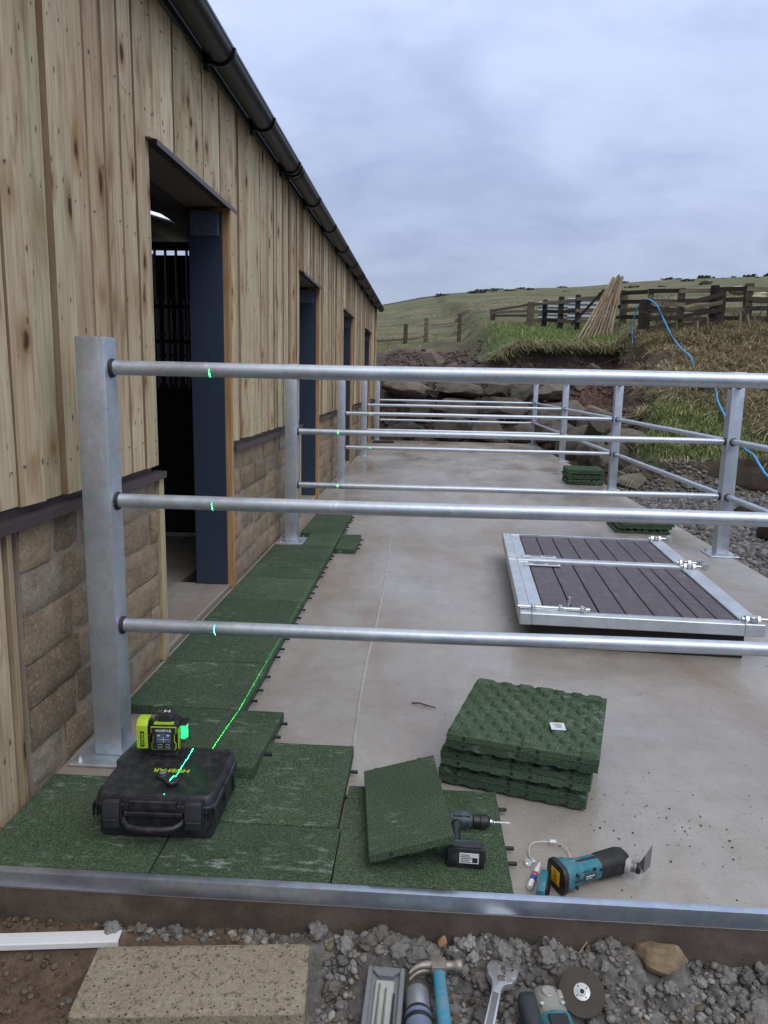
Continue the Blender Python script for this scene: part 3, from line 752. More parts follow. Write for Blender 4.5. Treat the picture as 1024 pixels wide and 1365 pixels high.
def stud_tile(loc, rz, up, label, group):
    """up: studs on top; loc is the near left corner of the tile at its lowest level"""
    global proto
    if proto is None:
        proto = thing('rubber_tile', label, 'rubber tile'); 
        stud_mesh(.49, .49, ST).build('slab', [GREENU, INK], proto, 28); o = proto
    else: o = copy_tree(proto)
    o['label'] = label; o['group'] = group
    if up: o.location = loc; o.rotation_euler = (0, 0, rz)
    else:
        M = Matrix.Translation(loc) @ Matrix.Rotation(rz, 4, 'Z') @ Matrix.Translation((0, .49, ST)) @ Matrix.Rotation(pi, 4, 'X')
        o.location = M.translation; o.rotation_euler = M.to_euler()
    return o
A1 = radians(-16.4)
NST = [('bottom green rubber tile of the stack behind the power drill', (.080, 2.358), A1, 0), ('second green rubber tile from the bottom of the stack behind the drill', (.079, 2.356), A1, 1),
       ('third green rubber tile from the bottom of the stack behind the drill', (.085, 2.340), A1-.006, 0), ('fourth green rubber tile from the bottom of the stack behind the drill', (.083, 2.338), A1-.003, 1),
       ('second green rubber tile from the top of the stack behind the drill', (.098, 2.317), A1+.008, 0), ('topmost studded green rubber tile of the stack behind the drill, with a label', (.100, 2.315), A1+.01, 1)]
for k, (lb, (x, y), a, up) in enumerate(NST): stud_tile((x, y, .0006+k*(ST+.0004)), a, up, lb, 'stacked green tiles behind the power drill')
mb = MB(); mb.box(-.024, .024, -.027, .027, 0, .0006)
for r_ in range(4): mb.box(-.014+.002*r_, .015-.003*(r_ % 2), .014-.008*r_, .017-.008*r_, .0007, .0009, mi=1)
tl = mb.build('paper_label', [LABELW, INK], None, 0, loc=(.475, 2.375, 6*(ST+.0004)+.001), rot=(0, 0, A1+.25)); tag(tl, 'small white paper label on the topmost tile of the stack', 'label')
for k in range(6):
    stud_tile((1.975+random.uniform(-.006, .006), 10.27+random.uniform(-.006, .006), .0006+k*(ST+.0004)), radians(-1+random.uniform(-.8, .8)), k % 2 == 1, '%s green rubber tile from the bottom of the distant stack' % NTH[k], 'stacked green tiles by the third barrier')
for k in range(3):
    stud_tile((1.80+.02*k, 6.93-.008*k, .0006+k*(ST+.0004)), radians(-4+k), k % 2 == 0, ['bottom', 'middle', 'topmost'][k]+' green rubber tile of the low stack beyond the flat stable doors', 'low stack of green tiles at the slab edge')
mb = MB(); mb.box(-.03, .03, -.015, .015, 0, .0006); tag(mb.build('paper_label', LABELW, None, 0, loc=(2.19, 7.13, 3*(ST+.0004)+.0015), rot=(0, 0, .2)), 'small white paper label on the low stack of tiles at the slab edge', 'label')
mb = MB(); mb.box(0, .47, 0, .30, 0, .035, .004); tag(mb.build('dark_mat', RUBB, None, 30, loc=(-1.16, 16.5, .001)), 'flat black mat lying by the foot of the farthest left post', 'mat')
# tilted offcut
nl, nr, fl = Vector((-.1194, 1.811, .095)), Vector((.110, 1.838, .150)), Vector((-.181, 2.275, .076))
ux = (nr-nl).normalized(); uy = fl-nl; uy = (uy-ux*uy.dot(ux)).normalized(); uz = ux.cross(uy)
oc = thing('rubber_tile', 'narrow green rubber offcut tilted up against the power drill', 'rubber tile')
ow, od = (nr-nl).length, (fl-nl).length
oc.matrix_world = Matrix(((ux.x, uy.x, uz.x, nl.x), (ux.y, uy.y, uz.y, nl.y), (ux.z, uy.z, uz.z, nl.z), (0, 0, 0, 1)))
mb = stud_mesh(ow, od, ST, 44, 3); Mf = Matrix(((1, 0, 0, 0), (0, 1, 0, 0), (0, 0, -1, 0), (0, 0, 0, 1)))
mb.v = [tuple(Mf @ Vector(v)) for v in mb.v]; mb.f = [f[::-1] for f in mb.f]
mb.build('slab', [GREEN, INK], oc, 28)
for q in (.04, ow-.05):
    mb = MB(); mb.cyl((q, od-.01, -.014), (q, od+.02, -.014), .006, n=10); mb.build('connector_pin', RUBB, oc)

# ------------------------------------------------------------------ the two stable door leaves lying flat
ga = radians(-3.2)
gR = Matrix.Translation((.512, 3.70, 0)) @ Matrix.Rotation(ga, 4, 'Z')
def gloc(x, y, z): return gR @ Vector((x, y, z))
def eye_hinge(parent, x, y, z):
    mb = MB(); mb.cyl((x-.10, y, z+.014), (x+.035, y, z+.014), .009, n=10)
    for xx in (x-.075, x-.02): mb.cyl((xx-.009, y, z+.014), (xx+.009, y, z+.014), .021, n=6, bev=.002)
    mb.lathe([(.012, 0), (.026, .002), (.028, .012), (.026, .022), (.012, .024)], (x+.052, y-.012, z+.014), (x+.052, y+.012, z+.014), 18)
    mb.cyl((x+.052, y-.02, z+.014), (x+.052, y+.02, z+.014), .011, n=10); mb.cyl((x-.048, y, z+.003), (x-.048, y, z+.03), .024, n=16, bev=.003)
    mb.build('hinge', ZINC, parent, 40)
def door_leaf(y0, L, label, keep, lever):
    W_ = 1.205; z0, z1 = .136, .200
    d = thing('stable_door', label, 'stable door', gloc(0, y0, z0), (0, 0, ga), group='galvanised stable door leaves lying on the slab'); h = z1-z0
    mb = MB(); lw, rw, nw, fw = .128, .098, .052, .040
    mb.box(0, .060, 0, L, 0, h, .004); mb.box(.0605, lw, nw, L-fw, .004, h-.006, .003); mb.box(W_-rw, W_, 0.002, L, 0, h, .004)
    mb.box(.0602, W_-rw-.0002, 0, nw, 0.001, h-.001, .004); mb.box(.0602, W_-rw-.0002, L-fw, L, 0.001, h-.001, .004)
    for yy in (nw, L-fw-.004): mb.box(lw+.002, W_-rw-.002, yy+.0005, yy+.0035, h-.012, h+.002)
    mb.build('frame', GALV2, d, 30)
    xs = np.linspace(lw+.004, W_-rw-.004, 9)
    if lever: xs = np.array([0, .15, .29, .43, .575, .72, .80, .895, 1.0])*(W_-rw-lw-.008)+lw+.004
    for a, b in zip(xs, xs[1:]):
        mb = MB(); mb.box(a+.003, b-.003, nw+.004, L-fw-.005, .012, h-.010+random.uniform(-.001, .001), .003); mb.build('plank', DECK, d, 30)
    mb = MB(); mb.box(lw, W_-rw, nw, L-fw, .006, .012); mb.build('backing', INK, d, 0)
    for yy in (.045, L-.04): eye_hinge(d, W_-.005, yy, h)
    # keep plate with slots
    mb = MB(); ky = L-fw-.075 if keep == 'far' else nw+.045
    mb.box(lw-.03, lw+.20, ky-.026, ky+.026, h-.006, h+.003, .002)
    mb.box(lw+.03, lw+.10, ky-.009, ky+.009, h+.0032, h+.0038, mi=1); mb.box(lw+.125, lw+.18, ky-.007, ky+.007, h+.0032, h+.0038, mi=1)
    mb.build('keep_plate', [GALV2, INK], d, 30)
    if lever:
        mb = MB(); mb.cyl((-.01, .07, h+.012), (.36, .062, h+.012), .011, n=12, bev=.002); mb.box(.05, .24, .045, .095, h-.001, h+.004, .001)
        for xx in (.06, .20, .31): mb.box(xx, xx+.022, .044, .092, h+.004, h+.026, .003)
        mb.cyl((.245, .066, h+.012), (.255, .075, h+.075), .008, n=10, bev=.003); mb.cyl((.33, .05, h), (.33, .05, h+.03), .007, n=10)
        mb.build('bolt_latch', ZINC, d, 40)
    return d
door_leaf(0, 1.185, 'larger galvanised stable door leaf with brown planks lying nearest on the slab', 'far', True)
door_leaf(1.198, .865, 'smaller galvanised stable door leaf with brown planks lying beyond the larger one', 'near', False)
for yy, lb in ((.06, 'near black timber bearer under the larger stable door leaf'), (1.02, 'middle black timber bearer under the larger stable door leaf'), (1.9, 'far black timber bearer under the smaller stable door leaf')):
    mb = MB(); mb.box(0, 1.06, 0, .095, 0, .1345, .004); mb.box(.0, .09, -.004, .099, .0, .03); o = mb.build('timber_bearer', plain('black_timber', (.018, .014, .013), .8, 0, .3, 30) if yy < .1 else bpy.data.materials['black_timber'], None, 30, loc=gloc(.07, yy, .0006), rot=(0, 0, ga))
    tag(o, lb, 'timber', group='timber bearers under the doors')

# ------------------------------------------------------------------ black case
LATCH = plain('slate_latch_plastic', (.032, .034, .042), .42, 0, .3, 120)
cs = thing('tool_case', 'black hard plastic tool case with two latches lying on the corner tiles', 'tool case', (-.745, 2.052, TT+.003), (0, 0, radians(1.2))); cs.scale = (1, 1, 1.10)
def rrect(w_, d_, r, n=5):
    P = []
    for cx_, cy_, a0 in ((w_/2-r, d_/2-r, 0), (-w_/2+r, d_/2-r, pi/2), (-w_/2+r, -d_/2+r, pi), (w_/2-r, -d_/2+r, 1.5*pi)):
        for i in range(n+1): a = a0+pi/2*i/n; P.append((cx_+r*cos(a), cy_+r*sin(a)))
    return P
def loft(mb, secs, mi=0, M=None):
    vs = []; n = len(secs[0][0])
    for P, z in secs: vs += [(x, y, z) for x, y in P]
    fs = [[k*n+i, k*n+(i+1) % n, (k+1)*n+(i+1) % n, (k+1)*n+i] for k in range(len(secs)-1) for i in range(n)]
    fs += [list(range(n))[::-1], [(len(secs)-1)*n+i for i in range(n)]]
    return mb.add(vs, fs, mi, M)
mb = MB(); loft(mb, [(rrect(.318, .262, .018), 0), (rrect(.330, .276, .022), .006), (rrect(.336, .282, .022), .078), (rrect(.352, .298, .024), .0785), (rrect(.352, .298, .024), .0865)]); mb.build('base_shell', CASEP, cs, 40)
mb = MB(); loft(mb, [(rrect(.354, .300, .024), .0868), (rrect(.354, .300, .024), .0955), (rrect(.346, .292, .024), .0985), (rrect(.338, .286, .026), .118), (rrect(.330, .278, .026), .123), (rrect(.316, .264, .022), .1235), (rrect(.312, .26, .022), .1225)]); lid = mb.build('lid', CASEP, cs, 40)
mb = MB()
for xx in (-.175, .163):
    for k in range(2): mb.box(xx+.001+k*.0115, xx+.004+k*.0115, -.156, -.14, .062, .0985, .001)
mb.box(-.085, .085, -.154, -.1395, .066, .0785, .002); mb.box(-.07, .07, -.1555, -.14, .087, .112, .003); mb.cyl((0, -.156, .10), (0, -.158, .10), .008, n=14)
for xx in (.08, -.08, .04, -.04, 0): mb.box(xx-.001, xx+.001, -.1535, -.1495, .088, .103)
mb.build('front_ribs', CASEP, cs, 30)
for xx in (-.118, .118):
    mb = MB(); mb.prism([(-.147, .112), (-.160, .108), (-.166, .070), (-.163, .038), (-.158, .038), (-.1580, .07), (-.1545, .10)], xx-.0235, xx+.0235, M=Matrix(((0, 0, 1, 0), (1, 0, 0, 0), (0, 1, 0, 0), (0, 0, 0, 1))), bev=.0012)
    mb.box(xx-.027, xx-.024, -.158, -.145, .06, .122, .001); mb.box(xx+.024, xx+.027, -.158, -.145, .06, .122, .001)
    mb.box(xx-.02, xx+.02, -.1675, -.164, .058, .063, .001); mb.build('latch', LATCH, cs, 35)
mb = MB(); hp = [(-.085, -.145, .058), (-.083, -.160, .054), (-.065, -.172, .047), (-.03, -.177, .044), (.03, -.177, .044), (.065, -.172, .047), (.083, -.160, .054), (.085, -.145, .058)]
mb.tube(hp, [.008, .008, .009, .0095, .0095, .009, .008, .008], 10); mb.build('handle', CASEP, cs, 60)
mb = MB(); mb.box(.171, .181, -.03, .03, .05, .105, .003); mb.box(.171, .178, -.045, .045, .082, .1, .002); mb.box(.171, .177, .08, .1, .02, .08, .002); mb.build('side_latch', CASEP, cs, 30)
text_mesh('case_lettering', 'HUEPAR', .026, LIME, cs, Matrix.Translation((.008, -.004, .1228)) @ Matrix.Rotation(pi, 4, 'Z') @ Matrix.Scale(1.15, 4, (1, 0, 0)), bold=True)

# ------------------------------------------------------------------ laser level
CZ = TT+.003+.1235*1.10
LX, LY = -.787, 2.160
lv = thing('laser_level', 'lime and black laser level standing on the black case, throwing a green line', 'laser level', (LX, LY, CZ), (0, 0, radians(3))); lv.scale = (1.1, 1.1, 1.12)
mb = MB(); loft(mb, [(rrect(.070, .058, .006), 0), (rrect(.070, .058, .006), .006), (rrect(.056, .046, .006), .010), (rrect(.056, .046, .006), .016)]); mb.build('base', BLACKP, lv, 35)
mb = MB(); P8 = lambda w_, d_, c: [(w_/2-c, d_/2), (-w_/2+c, d_/2), (-w_/2, d_/2-c), (-w_/2, -d_/2+c), (-w_/2+c, -d_/2), (w_/2-c, -d_/2), (w_/2, -d_/2+c), (w_/2, d_/2-c)]
loft(mb, [(P8(.074, .058, .012), .0165), (P8(.084, .066, .014), .026), (P8(.084, .066, .014), .088), (P8(.076, .058, .014), .100)]); mb.build('body', BLACKP, lv, 30)
Mf_ = Matrix(((1, 0, 0, 0), (0, 0, 1, -.0335), (0, 1, 0, .055), (0, 0, 0, 1)))   # panel plane: x, z on the front face
pan = [(-.030, -.030), (.030, -.030), (.033, -.026), (.033, -.012), (.029, -.007), (.029, .012), (.034, .018), (.034, .034), (-.034, .034), (-.034, .018), (-.029, .012), (-.029, -.007), (-.033, -.012), (-.033, -.026)]
mb = MB(); mb.prism([(x*1.06, z*1.06) for x, z in pan], -.0025, .0005, M=Mf_); mb.build('panel_border', LIME, lv, 30)
mb = MB(); mb.prism(pan, -.0042, -.0026, M=Mf_); fp = mb.build('front_panel', INK, lv, 30)
Mt = Matrix(((1, 0, 0, 0), (0, 0, -1, -.0335), (0, 1, 0, .055), (0, 0, 0, 1)))
def onp(x, z, d): return Mt @ Matrix.Translation((x, z, d))
mb = MB(); mb.box(-.020, .020, -.010, .018, .0043, .0048, M=Mt); mb.build('screen', SCREEN, lv, 0)
mb = MB()
for xx in (-.017, .010): mb.box(xx, xx+.007, .010, .014, .0049, .0052, M=Mt); 
mb.box(-.014, .014, -.0002, .0006, .0049, .0052, M=Mt); mb.box(-.0006, .0006, -.008, .008, .0049, .0052, M=Mt); mb.build('screen_icons', LABELW, lv, 0)
for xx in (-.010, .011):
    for zz in (-.017, -.025):
        mb = MB(); mb.prism(rrect(.013, .006, .0028, 4), .0043, .0055, M=Mt @ Matrix.Translation((xx, zz, 0)))
        mb.prism(rrect(.0105, .0042, .002, 4), .0056, .0058, mi=1, M=Mt @ Matrix.Translation((xx, zz, 0))); mb.build('button', [GREYL, INK], lv, 30)
text_mesh('panel_lettering', 'HUEPAR', .0105, LABELW, lv, onp(0, .0255, .0043) @ Matrix.Scale(1.15, 4, (1, 0, 0)), .0003, True)
mb = MB(); mb.prism([(-.028, -.0325), (.028, -.0325), (.026, -.020), (-.026, -.020)], .0965, .1005); mb.build('top_stripe', LIME, lv, 30)
mb = MB(); mb.prism([(-.020, .0), (.020, .0), (.020, .008), (.013, .020), (-.013, .020), (-.020, .008)], -.028, .026, M=Matrix(((1, 0, 0, 0), (0, 0, 1, .004), (0, 1, 0, .0995), (0, 0, 0, 1))), bev=.002); mb.build('top_housing', BLACKP, lv, 30)
text_mesh('top_lettering', 'H', .021, LABELW, lv, Matrix.Translation((0, .004, .1198)) @ Matrix.Scale(1.3, 4, (1, 0, 0)), .0004, True)
mb = MB(); mb.prism([(-.030, 0), (.026, 0), (.026, .066), (.012, .084), (-.018, .084), (-.030, .070)], -.016, .014, M=Matrix(((0, 0, 1, -.062), (1, 0, 0, 0), (0, 1, 0, .020), (0, 0, 0, 1))), bev=.003); bt = mb.build('battery', BLACKP, lv, 30)
mb = MB(); mb.prism([(-.0312, .004), (-.0312, .071), (-.0188, .0852), (.012, .0852), (.012, .078), (-.014, .078), (-.026, .066), (-.026, .004)], -.0165, .0145, M=Matrix(((0, 0, 1, -.062), (1, 0, 0, 0), (0, 1, 0, .020), (0, 0, 0, 1))), bev=.0008); mb.build('battery_cover', LIME, lv, 30)
mb = MB(); mb.box(-.068, -.057, -.0322, -.0308, .030, .075); mb.build('battery_strip', INK, lv, 0)
text_mesh('battery_lettering', 'HUEPAR', .0095, LIME, lv, Matrix(((0, 1, 0, -.0625), (0, 0, -1, -.0323), (1, 0, 0, .0525), (0, 0, 0, 1))) @ Matrix.Identity(4), .0002, True)
mb = MB(); mb.box(-.050, -.041, -.022, .022, .022, .06, .002); mb.build('battery_mount', BLACKP, lv, 30)
mb = MB(); mb.box(.0415, .062, -.022, .022, .088, .094, .002); mb.box(.0415, .062, -.022, .022, .040, .046, .002); mb.box(.0415, .0425, -.033, -.028, .03, .095); mb.build('window_housing', BLACKP, lv, 30)
mb = MB(); mb.box(.0388, .0425, -.0334, -.020, .026, .086, .001); mb.build('side_stripe', LIME, lv, 30)
mb = MB(); mb.cyl((.047, 0, .0465), (.047, 0, .0875), .0125, n=24); mb.build('laser_window', LGLOW, lv, 40)
# the laser itself: a point lamp that only sends light into one vertical plane
ll = bpy.data.lights.new('laser_lamp', 'POINT'); ll.energy = 1.0; ll.shadow_soft_size = 0.0; ll.use_nodes = True
lt = ll.node_tree; em = lt.nodes['Emission']; em.inputs['Color'].default_value = (.01, 1, .16, 1)
ltc = lt.nodes.new('ShaderNodeTexCoord'); lsx = lt.nodes.new('ShaderNodeSeparateXYZ'); lt.links.new(ltc.outputs['Normal'], lsx.inputs[0])
lab = lt.nodes.new('ShaderNodeMath'); lab.operation = 'ABSOLUTE'; lt.links.new(lsx.outputs[0], lab.inputs[0])
lcm = lt.nodes.new('ShaderNodeMapRange'); lcm.inputs['From Min'].default_value = .0007; lcm.inputs['From Max'].default_value = .0016; lcm.inputs['To Min'].default_value = 1; lcm.inputs['To Max'].default_value = 0
lt.links.new(lab.outputs[0], lcm.inputs['Value'])
lml = lt.nodes.new('ShaderNodeMath'); lml.operation = 'MULTIPLY'; lt.links.new(lcm.outputs[0], lml.inputs[0]); lml.inputs[1].default_value = 1300.0
lt.links.new(lml.outputs[0], em.inputs['Strength'])
lo = bpy.data.objects.new('laser_lamp', ll); COL.objects.link(lo); lo.location = (-.7135, LY-.001, CZ+.074)
# magnetic mount lying on the case
mk = thing('laser_mount', 'small black round bracket lying on the case lid before the laser level', 'bracket', (-.748, 2.005, CZ), (0, 0, radians(-38)))
mb = MB(); mb.lathe([(0, 0), (.017, 0), (.018, .003), (.018, .011), (.015, .0145), (0, .0145)], (0, 0, 0), (0, 0, 1), 28); mb.build('knob', BLACKP, mk, 35)
mb = MB(); mb.lathe([(0, .0146), (.010, .0148), (.0105, .017), (.008, .018), (0, .0175)], (0, 0, 0), (0, 0, 1), 24); mb.build('cap', GREYP, mk, 35)
mb = MB(); mb.box(.012, .048, -.016, .016, 0, .012, .004, seg=2); mb.cyl((.048, 0, 0), (.048, 0, .0125), .019, n=26, bev=.003); mb.cyl((.048, 0, .0124), (.048, 0, .0135), .011, n=20); mb.build('arm', BLACKP, mk, 35)

# ------------------------------------------------------------------ power drill lying on its side
dr = thing('power_drill', 'dark cordless drill with bit lying on a green tile, half under the tilted offcut', 'power drill', (.165, 2.046, TT), (0, 0, radians(-2))); dr.scale = (.8, .8, .8)
mb = MB(); mb.lathe([(0, 0), (.020, .001), (.026, .008), (.028, .03), (.029, .075), (.025, .092), (.021, .098), (0, .098)], (-.085, 0, .030), (1, 0, .030), 24)
mb.box(-.055, .0, -.02, .02, .001, .012, .004); mb.box(-.06, .005, -.018, .018, .048, .0605, .005, seg=2)
for k in range(5): mb.box(-.07+.01*k, -.065+.01*k, -.0305, -.024, .02, .04, .001)
mb.build('housing', TEALD, dr, 40)
mb = MB(); mb.lathe([(0, 0), (.020, 0), (.0225, .003), (.0225, .024), (.0215, .026), (.0235, .028), (.0235, .052), (.020, .058), (.011, .064), (0, .064)], (.0145, 0, .030), (1, 0, .030), 24)
for k in range(16):
    a = k*pi/8; mb.box(.044, .064, -.0012, .0012, .0232, .0246, M=Matrix.Translation((0, 0, .030)) @ Matrix.Rotation(a, 4, 'X'))
ch = mb.build('chuck', BLACKP, dr, 35)
mb = MB(); mb.lathe([(0, 0), (.011, 0), (.0105, .006), (.007, .011), (0, .0115)], (.078, 0, .030), (1, 0, .030), 18); mb.build('chuck_jaws', ZINC, dr, 35)
mb = MB(); n = 40
vs = []; fs = []
for i in range(n+1):
    u_ = i/n; a = u_*9; r_ = .0034 if u_ < .93 else .0034*(1-(u_-.93)/.07)
    for s in range(8):
        t = s*pi/4; rr_ = r_*(1 if abs(sin(t)) < .8 else .62); vs.append((.089+.068*u_, rr_*cos(t+a), .030+rr_*sin(t+a)))
for i in range(n):
    for s in range(8): fs.append([i*8+s, i*8+(s+1) % 8, (i+1)*8+(s+1) % 8, (i+1)*8+s])
mb.add(vs, fs); mb.build('drill_bit', CHROME, dr, 30)
mb = MB(); mb.tube([(-.045, -.015, .028), (-.050, -.06, .028), (-.048, -.12, .028), (-.046, -.178, .030)], [.020, .017, .017, .020], 14); mb.build('grip', BLACKP, dr, 60)
DSH = Matrix.Translation((-.05, -.08, 0))
mb = MB(); mb.box(-.045, .084, -.118, -.090, .002, .062, .006, seg=2); mb.box(.0, .07, -.0898, -.080, .01, .055, .004); mb.build('foot', TEALD, dr, 40).data.transform(DSH)
mb = MB(); mb.box(-.030, .098, -.163, -.1185, .001, .074, .007, seg=2); mb.box(-.02, .088, -.155, -.122, .0742, .0772, .003); mb.box(.0982, .1015, -.15, -.125, .015, .06, .002); mb.build('battery', BLACKP, dr, 40).data.transform(DSH)
mb = MB(); mb.box(.012, .078, -.1645, -.1632, .022, .060); 
for r_ in range(5): mb.box(.016, .045+.006*(r_ % 3), -.1651, -.1646, .052-.0065*r_, .0545-.0065*r_, mi=1)
mb.box(.056, .074, -.1651, -.1646, .026, .044, mi=1); mb.build('rating_label', [LABELW, INK], dr, 0).data.transform(DSH)
mb = MB(); 
for k, (a, b) in enumerate(((.004, .026), (.030, .05))): mb.box(a, b, -.104, -.101, .0622, .0628)
for k in range(4): mb.box(.0+.011*k, .008+.011*k, -.1165, -.110, .0622, .0628)
mb.build('badge', LABELW, dr, 0).data.transform(DSH)

# ------------------------------------------------------------------ multi tool
A, B = Vector((.400, 1.846, 0)), Vector((.600, 1.936, 0)); ang = atan2(B.y-A.y, B.x-A.x)
mt = thing('multi_tool', 'teal oscillating multi tool with black head and steel scraper blade lying on the slab', 'multi tool', (A.x, A.y, 0), (0, 0, ang))
def ell(w_, h_, n=20, p=2.6):
    P = []
    for i in range(n):
        t = 2*pi*i/n; c_, s_ = cos(t), sin(t)
        P.append((w_*math.copysign(abs(c_)**(2/p), c_), h_*math.copysign(abs(s_)**(2/p), s_)))
    return P
Mx = Matrix(((0, 0, 1, 0), (1, 0, 0, 0), (0, 1, 0, .040), (0, 0, 0, 1)))   # section (y,z) extruded along x
mb = MB(); loft(mb, [(ell(.040, .038), .0), (ell(.041, .039), .004), (ell(.041, .039), .022), (ell(.036, .034), .034), (ell(.031, .030), .060), (ell(.0295, .029), .112), (ell(.030, .029), .128)], M=Mx); mb.build('housing', TEAL, mt, 40)
mb = MB(); loft(mb, [(ell(.0425, .0405, 20, 3.4), -.012), (ell(.0435, .0415, 20, 3.4), -.004), (ell(.042, .040, 20, 3.4), .002)], M=Mx); mb.build('end_collar', BLACKP, mt, 40)
mb = MB(); mb.box(-.0155, -.0125, -.019, .019, .020, .062, .001); mb.box(-.018, -.0156, -.015, -.009, .026, .056); mb.box(-.018, -.0156, .009, .015, .026, .056); mb.build('battery_terminal', YELL, mt, 30)
mb = MB()
for k in range(5): mb.box(.044+.007*k, .0475+.007*k, -.0325+.0004*k, -.0285, .052, .060, .0008, M=Matrix.Translation((0, .0018, -.002)))
mb.tube([(.024, -.0405, .040), (.036, -.0352, .040), (.060, -.0312, .040), (.112, -.0296, .040)], .0006, 5); mb.box(-.001, .118, -.004, .004, .0705, .0712)
mb.build('vents', INK, mt, 30)
mb = MB(); loft(mb, [(ell(.0305, .0295), .118), (ell(.0325, .0315), .127), (ell(.0335, .033), .165), (ell(.033, .0345), .190), (ell(.029, .031), .208), (ell(.018, .02), .219), (ell(.004, .006), .222)], M=Mx); mb.build('gear_head', RUBB, mt, 50)
mb = MB(); mb.box(.018, .05, -.0415, -.036, .038, .046, .002); 
for xx, zz in ((.03, .058), (.03, .022), (.112, .052), (.09, .06)): mb.cyl((xx, -.030, zz), (xx, -.043+max(0, (xx-.03))*.12, zz), .0042, n=10)
mb.build('screw', INK, mt, 30)
mb = MB(); mb.box(.058, .096, -.0335, -.0302, .030, .052, .001); mb.box(.062, .082, -.0339, -.0336, .036, .0375, mi=1); mb.box(.062, .09, -.0339, -.0336, .042, .0445, mi=1); mb.build('rating_label', [TEALD, LABELW], mt, 0)
# collar and clamp at the side of the head, then the blade
hd_ = Vector((.200, -.020, .040)); dd = Vector((.75, -.62, -.10)).normalized()
mb = MB(); mb.lathe([(0, 0), (.021, 0), (.022, .004), (.022, .012), (.019, .015), (0, .015)], hd_, hd_+dd, 24); mb.build('clamp_ring', GREYL, mt, 35)
mb = MB(); mb.lathe([(0, .015), (.015, .015), (.0155, .020), (.013, .022), (.014, .024), (.014, .029), (.0115, .031), (0, .031)], hd_, hd_+dd, 22); mb.build('clamp_screw', STEEL_W, mt, 35)
mb = MB(); tip = hd_+dd*.031; mb.lathe([(0, 0), (.0135, 0), (.015, .003), (.015, .010), (.010, .012), (0, .012)], tip, tip+dd, 20); mb.build('blade_hub', BLACKP, mt, 35)
bx = Matrix.Translation(tip+dd*.006+Vector((0, 0, -.001))) @ Matrix.Rotation(radians(24), 4, 'Z')
mb = MB(); mb.prism([(0, -.012), (.022, -.014), (.034, -.030), (.034, .018), (.020, .013), (0, .012)], -.0009, .0009, M=bx @ Matrix(((1, 0, 0, 0), (0, 0, -1, 0), (0, 1, 0, .004), (0, 0, 0, 1)))); mb.build('blade_shank', INK, mt, 0)
mb = MB(); mb.prism([(.0342, -.034), (.076, -.034), (.078, .032), (.072, .030), (.0342, .019)], -.0007, .0007, M=bx @ Matrix(((1, 0, 0, 0), (0, 0, -1, 0), (0, 1, 0, .004), (0, 0, 0, 1)))); mb.build('scraper_blade', STEEL_W, mt, 0)

bp = thing('battery_cover', 'small teal and black plastic battery shoe lying against the end of the multi tool', 'battery shoe', (.352, 1.822, 0), (0, 0, radians(74)))
mb = MB(); mb.box(-.052, .042, -.011, .011, 0, .046, .006, seg=2); mb.build('shell', TEAL, bp, 40)
mb = MB(); mb.box(-.040, .034, -.016, -.0112, .004, .042, .002); mb.box(-.02, .02, -.020, -.0162, .012, .034, .002); mb.build('contact_plate', BLACKP, bp, 30)
pn = thing('marker_pen', 'white marker pen with blue and red marks lying beside the teal battery shoe', 'marker pen', (.318, 1.832, .0085), (0, 0, atan2(.115, .047)))
mb = MB(); mb.lathe([(0, 0), (.0065, .0), (.008, .002), (.008, .088), (.0055, .094), (.0045, .108), (.002, .118), (0, .119)], (0, 0, 0), (1, 0, 0), 20); mb.build('barrel', WHITEP, pn, 40)
mb = MB(); mb.lathe([(.00815, .030), (.00815, .052)], (0, 0, 0), (1, 0, 0), 20); mb.build('blue_band', BLUEI, pn, 40)
mb = MB(); mb.lathe([(.0082, .054), (.0082, .066)], (0, 0, 0), (1, 0, 0), 20); mb.build('red_band', REDI, pn, 40)
wr_ = thing('clear_cord', 'loop of clear plastic cord with small connectors lying behind the marker pen', 'cord', (.40, 1.98, 0))
pts = []
for i in range(26):
    a = radians(200)-radians(260)*i/25; pts.append((.058*cos(a)-.004, .062*sin(a)+.0+.006*sin(3*a), .0045+.010*sin(pi*i/25)))
mb = MB(); mb.tube(pts, .0021, 8); mb.build('cord', CLEAR, wr_, 60)
mb = MB(); mb.box(-.080, -.058, -.048, -.026, .0005, .013, .004, seg=2); mb.box(-.064, -.048, -.034, -.014, .001, .011, .003); mb.build('connector', CLEAR, wr_, 40)
mb = MB(); mb.box(.004, .024, .050, .060, .012, .020, .002); mb.build('clip', WHITEP, wr_, 30)
mb = MB(); mb.tube([(0, 0, .004), (.03, -.006, .008), (.06, -.022, .007), (.10, -.036, .004)], [.0035, .0028, .003, .0018], 7)
tag(mb.build('twig', plain('twig_bark', (.07, .035, .018), .8, 0, .3, 90), None, 60, loc=(-.022, 2.988, 0)), 'thin brown twig lying on the concrete beyond the tile stack', 'twig')
